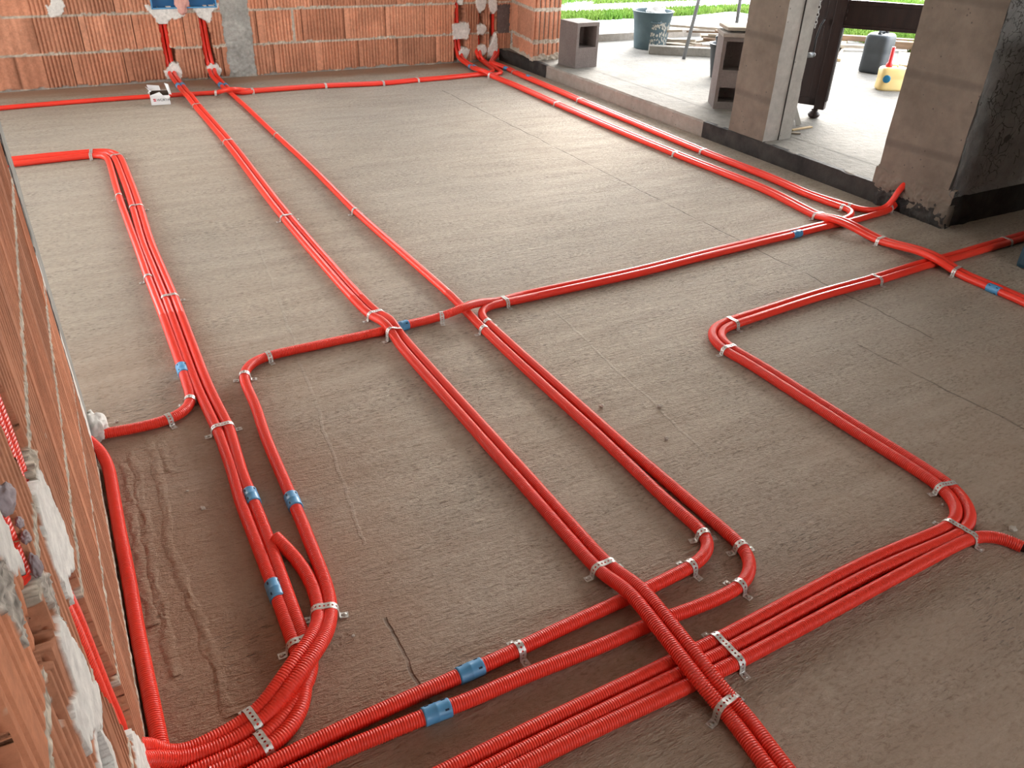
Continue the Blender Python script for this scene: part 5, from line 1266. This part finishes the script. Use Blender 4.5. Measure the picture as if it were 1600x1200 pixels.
# tool bag/bucket with orange
tb = empty('tool_bucket', (5.09, 5.50, ZS))
b2 = bucket(tb, .085, .125, .27, M['black_plastic'])
bm = bmesh.new()
for a in (math.radians(-128), math.radians(-118)):
    lathe(bm, [(.012, 0), (.012, .003)], 12, Matrix.Translation((.098*math.cos(a), .098*math.sin(a), .06)) @ Matrix.Rotation(a, 4, 'Z') @ Matrix.Rotation(math.pi/2, 4, 'Y'))
mk = bm_obj('white_marks', bm, M['white_metal'], tb); mk['label'] = 'two small white marks low on the side'
bm = bmesh.new(); lathe(bm, [(.04, 0), (.045, .01), (.03, .02), (.008, .024)], 18, Matrix.Translation((-.06, -.095, .18)) @ Matrix.Rotation(math.radians(-118), 4, 'Z') @ Matrix.Rotation(math.pi/2, 4, 'Y'))
og = bm_obj('orange_disc', bm, M['orange'], tb, True); og['label'] = 'faded orange round badge'
tag(tb, 'small black bucket with an orange round patch, behind the stacked blocks', 'bucket')
for i, (dx, dy, tx, ty, L, m_, lb) in enumerate(((-.03, 0, -.05, .02, .33, 'black_plastic', 'black tool handle sticking out of the small black bucket'), (.04, .02, .10, .0, .34, 'steel', 'grey metal tool standing in the small black bucket'), (.0, -.03, .06, -.06, .31, 'oldwood', 'wooden tool handle standing in the small black bucket'))):
    bm = bmesh.new(); tube(bm, [(5.09+dx, 5.50+dy, ZS+.03), (5.09+dx+tx*.5, 5.50+dy+ty*.5, ZS+L*.6), (5.09+dx+tx, 5.50+dy+ty, ZS+L)], [.012, .014, .018], 10)
    tag(bm_obj('hand_tool', bm, M[m_], None, True), lb, 'tool', 'tools in the small black bucket')

# dark antique wooden frame seen between the pillars
ft = Vector((4.767, 4.094, ZS))
fr = empty('wooden_furniture_frame', ft)
rd = Vector((.344, -.395, 0)).normalized(); pd = Vector((-.078, .133, 0)).normalized()
def frame_m(origin, xdir):
    y = Vector((0, 0, 1)).cross(xdir); Mx = Matrix((xdir, y, Vector((0, 0, 1)))).transposed().to_4x4(); Mx.translation = origin; return Mx
MP = frame_m(Vector((0, 0, 0)), pd); MR = frame_m(Vector((0, 0, 0)), rd)
bm = bmesh.new(); lathe(bm, [(.018, .065), (.024, .055), (.018, .050), (.036, .036), (.042, .024), (.036, .008), (.020, 0)][::-1], 24, Matrix.Translation((-.02, .02, 0))); bm_obj('ball_foot', bm, M['darkwood'], fr, True)
bm = bmesh.new(); add_box(bm, -.035, .035, -.035, .035, .066, 1.25, MP, .004)
for q in (-.022, -.008, .008, .022): 
    add_box(bm, q-.004, q+.004, -.041, -.035, .12, .62, MP, .002); add_box(bm, -.041, -.035, q-.004, q+.004, .12, .62, MP, .002)
post = bm_obj('post', bm, M['darkwood'], fr)
bm = bmesh.new()
for z in np.arange(.66, 1.15, .045):
    for (cx, cy) in ((0, -.037), (-.037, 0)):
        Mx = MP @ Matrix.Translation((cx, cy, z)); bmesh.ops.create_icosphere(bm, subdivisions=2, radius=.016, matrix=Mx @ Matrix.Diagonal((1 if cx == 0 else .5, 1 if cy == 0 else .5, 1.2, 1)))
    add_box(bm, -.03, .03, -.040, -.034, z+.018, z+.026, MP)
cv = bm_obj('carving', bm, M['darkwood'], post, True); cv['label'] = 'carved beads on the upper post'
bm = bmesh.new(); add_box(bm, .03, .52, -.010, .010, .085, 1.2, MP)
for q in ((.035, .52, .085, .135), (.035, .52, .60, .65), (.035, .085, .085, 1.2), (.46, .52, .085, 1.2)):
    add_box(bm, q[0], q[1], -.022, .020, q[2], q[3], MP, .003)
bm_obj('side_panel', bm, M['darkwood'], fr)
bm = bmesh.new(); add_box(bm, .0, 1.05, -.012, .012, .615, .765, MR); add_box(bm, .0, 1.05, -.020, .016, .600, .622, MR, .003); add_box(bm, .0, 1.05, -.020, .016, .745, .772, MR, .003)
bm_obj('rail', bm, M['darkwood'], fr)
bm = bmesh.new(); add_box(bm, 1.03, 1.10, -.035, .035, .066, 1.25, MR, .004); bm_obj('post', bm, M['darkwood'], fr)
bm = bmesh.new(); p_ = rd*1.065; lathe(bm, [(.018, .065), (.024, .055), (.018, .050), (.036, .036), (.042, .024), (.036, .008), (.020, 0)][::-1], 24, Matrix.Translation(p_)); bm_obj('ball_foot', bm, M['darkwood'], fr, True)
tag(fr, 'dark antique wooden furniture frame with carved post and ball foot, on the terrace', 'furniture')

# crank of a clamp in front of the dark panel
ck = empty('clamp_crank', (4.165, 3.775, .61))
bm = bmesh.new(); tube(bm, [(-.002, .0, 0), (.060, .0, .0)], .0155, 16); tube(bm, [(.060, 0, 0), (.075, 0, 0)], [.017, .012], 16); bm_obj('barrel', bm, M['steel'], ck, True)
bm = bmesh.new(); tube(bm, [(.066, .0, .005), (.062, .0, .09), (.078, .0, .17), (.10, .0, .20)], .0055, 8); bm_obj('rod', bm, M['black_plastic'], ck, True)
tag(ck, 'grey clamp crank jutting out beside the grey column in front of the dark panel', 'clamp')

# white chain hanging at the column edge
chn = empty('white_chain', (4.200, 3.779, .86))
for i in range(9):
    bm = bmesh.new(); n_ = 14
    R_ = Matrix.Rotation(math.radians(90*(i % 2)+20), 4, 'Z')
    pts = [R_ @ Vector((.008*math.cos(q), 0, .013*math.sin(q)+(i-4)*.021)) for q in np.linspace(0, 2*math.pi, n_)]
    tube(bm, pts, .0022, 6); bm_obj('link', bm, M['white_metal'], chn, True)
bm = bmesh.new(); tube(bm, [(0, 0, 4.4*.021), (0, .0, .6), (-.03, .0, 1.45)], .002, 6); bm_obj('cord', bm, M['white_metal'], chn, True)
tag(chn, 'thin white chain hanging along the right edge of the grey column', 'chain')

# slats by the column foot
o = box_obj('plastic_strip', -.018, .018, -.004, .004, 0, .30, M['white_metal'], None, .001); o.location = (4.475, 3.985, ZS+.001); o.rotation_euler = (math.radians(-20), math.radians(-22), math.radians(-30))
tag(o, 'narrow white slat leaning behind the foot of the grey column', 'slat')
for i, (x, y, L, rz, lb) in enumerate(((4.42, 3.905, .20, 5, 'thin pale stick lying on the terrace right of the grey column'), (4.28, 3.83, .07, -35, 'small pale offcut at the foot of the grey column'))):
    o = box_obj('wood_offcut', -L/2, L/2, -.012, .012, 0, .008, M['palewood' if i == 0 else 'oldwood'], None, .001); o.location = (x, y, ZS+.001); o.rotation_euler.z = math.radians(rz); tag(o, lb, 'offcut', 'wood offcuts by the grey column')

# jerrycans
def jerrycan(name, loc, rz, w_, d_, h_, mat, label, cat):
    r_ = empty(name, loc, rz); bm = bmesh.new()
    levels = [(0, .90), (.012, .98), (h_*.10, 1), (h_*.45, .985), (h_*.5, .965), (h_*.55, .985), (h_*.86, 1), (h_*.93, .93), (h_*.97, .80)]
    rings = []
    for z, s in levels:
        a, b = w_/2*s, d_/2*s; ring = []
        for i in range(32):
            q = 2*math.pi*i/32; c_, s_ = math.cos(q), math.sin(q)
            ring.append(bm.verts.new((a*math.copysign(abs(c_)**.45, c_), b*math.copysign(abs(s_)**.45, s_), z)))
        rings.append(ring)
    for A_, B_ in zip(rings, rings[1:]):
        for i in range(32): bm.faces.new((A_[i], A_[(i+1) % 32], B_[(i+1) % 32], B_[i]))
    bm.faces.new(rings[0][::-1]); bm.faces.new(rings[-1])
    bm_obj('body', bm, mat, r_, True)
    bm = bmesh.new(); tube(bm, [(-w_*.30, 0, h_*.95), (-w_*.24, 0, h_*1.03), (w_*.10, 0, h_*1.03), (w_*.16, 0, h_*.95)], d_*.07, 10); bm_obj('handle', bm, mat, r_, True)
    tag(r_, label, cat, 'canisters on the terrace'); return r_
jc = jerrycan('jerrycan', (6.66, 5.21, ZS), math.radians(20), .26, .22, .335, M['black_plastic'], 'black plastic jerrycan standing beside the pale planks', 'canister')
bm = bmesh.new(); lathe(bm, [(.028, 0), (.028, .025), (.02, .03)], 16, Matrix.Translation((.09, 0, .315))); bm_obj('cap', bm, M['cable'], jc, True)
yj = jerrycan('jerrycan', (6.13, 4.60, ZS), math.radians(-28), .22, .13, .185, M['yellow'], 'yellowish translucent canister with blue cap and red spout', 'canister')
bm = bmesh.new(); tube(bm, [(-.05, 0, .165), (-.045, 0, .20), (-.045, 0, .215), (-.045, 0, .33)], [.028, .026, .016, .014], 14); sp_ = bm_obj('spout', bm, M['red_plastic'], yj, True); sp_['label'] = 'red pouring spout'
bm = bmesh.new(); lathe(bm, [(.030, 0), (.030, .014), (.026, .018)], 20, Matrix.Translation((-.065, -.062, .095)) @ Matrix.Rotation(math.radians(-30), 4, 'Z') @ Matrix.Rotation(math.pi/2, 4, 'X')); cp_ = bm_obj('cap', bm, M['cap_blue'], yj, True); cp_['label'] = 'round blue cap on the side'

# planks beyond and coil of hose
PL = [(7.05, 6.05, .9, .19, .026, 40, 0, 'palewood', 'wide pale plank left of the black jerrycan, nearest of the stack'), (7.35, 6.3, 1.1, .18, .026, 37, 0, 'palewood', 'wide pale plank behind the nearest one, left of the black jerrycan'),
      (7.45, 5.45, .8, .20, .03, 38, 0, 'palewood', 'wide pale plank just right of the black jerrycan'), (7.45, 6.1, .55, .10, .03, -28, .03, 'oldwood', 'grey board lying on the pale planks, left of the black jerrycan'),
      (7.95, 6.35, .9, .09, .05, -40, .03, 'brownwood', 'brown beam lying across the back of the pale planks'), (8.15, 5.7, .9, .10, .07, -40, .03, 'brownwood', 'thick brown beam behind the coiled black hose'), (6.35, 5.6, .30, .03, .012, 10, 0, 'brownwood', 'thin stick lying before the pale planks')]
for x, y, L, wd, th, rz, dz, m_, lb in PL:
    o = box_obj('plank', -L/2, L/2, -wd/2, wd/2, 0, th, M[m_], None, .003); o.location = (x, y, ZS+dz); o.rotation_euler.z = math.radians(rz); tag(o, lb, 'plank', 'planks beyond the black jerrycan')
bm = bmesh.new()
pts = [Vector((7.42+.10*math.cos(q)*(1+.15*math.sin(q*1.7)), 5.28+.10*math.sin(q), ZS+.05+.05*math.sin(q*.37)+.03*math.cos(q*2.3))) for q in np.linspace(0, 2*math.pi*9, 200)]
tube(bm, pts, .011, 8)
tag(bm_obj('coiled_cable', bm, M['cable'], None, True), 'tangled coil of black cable behind the yellow canister', 'cable')
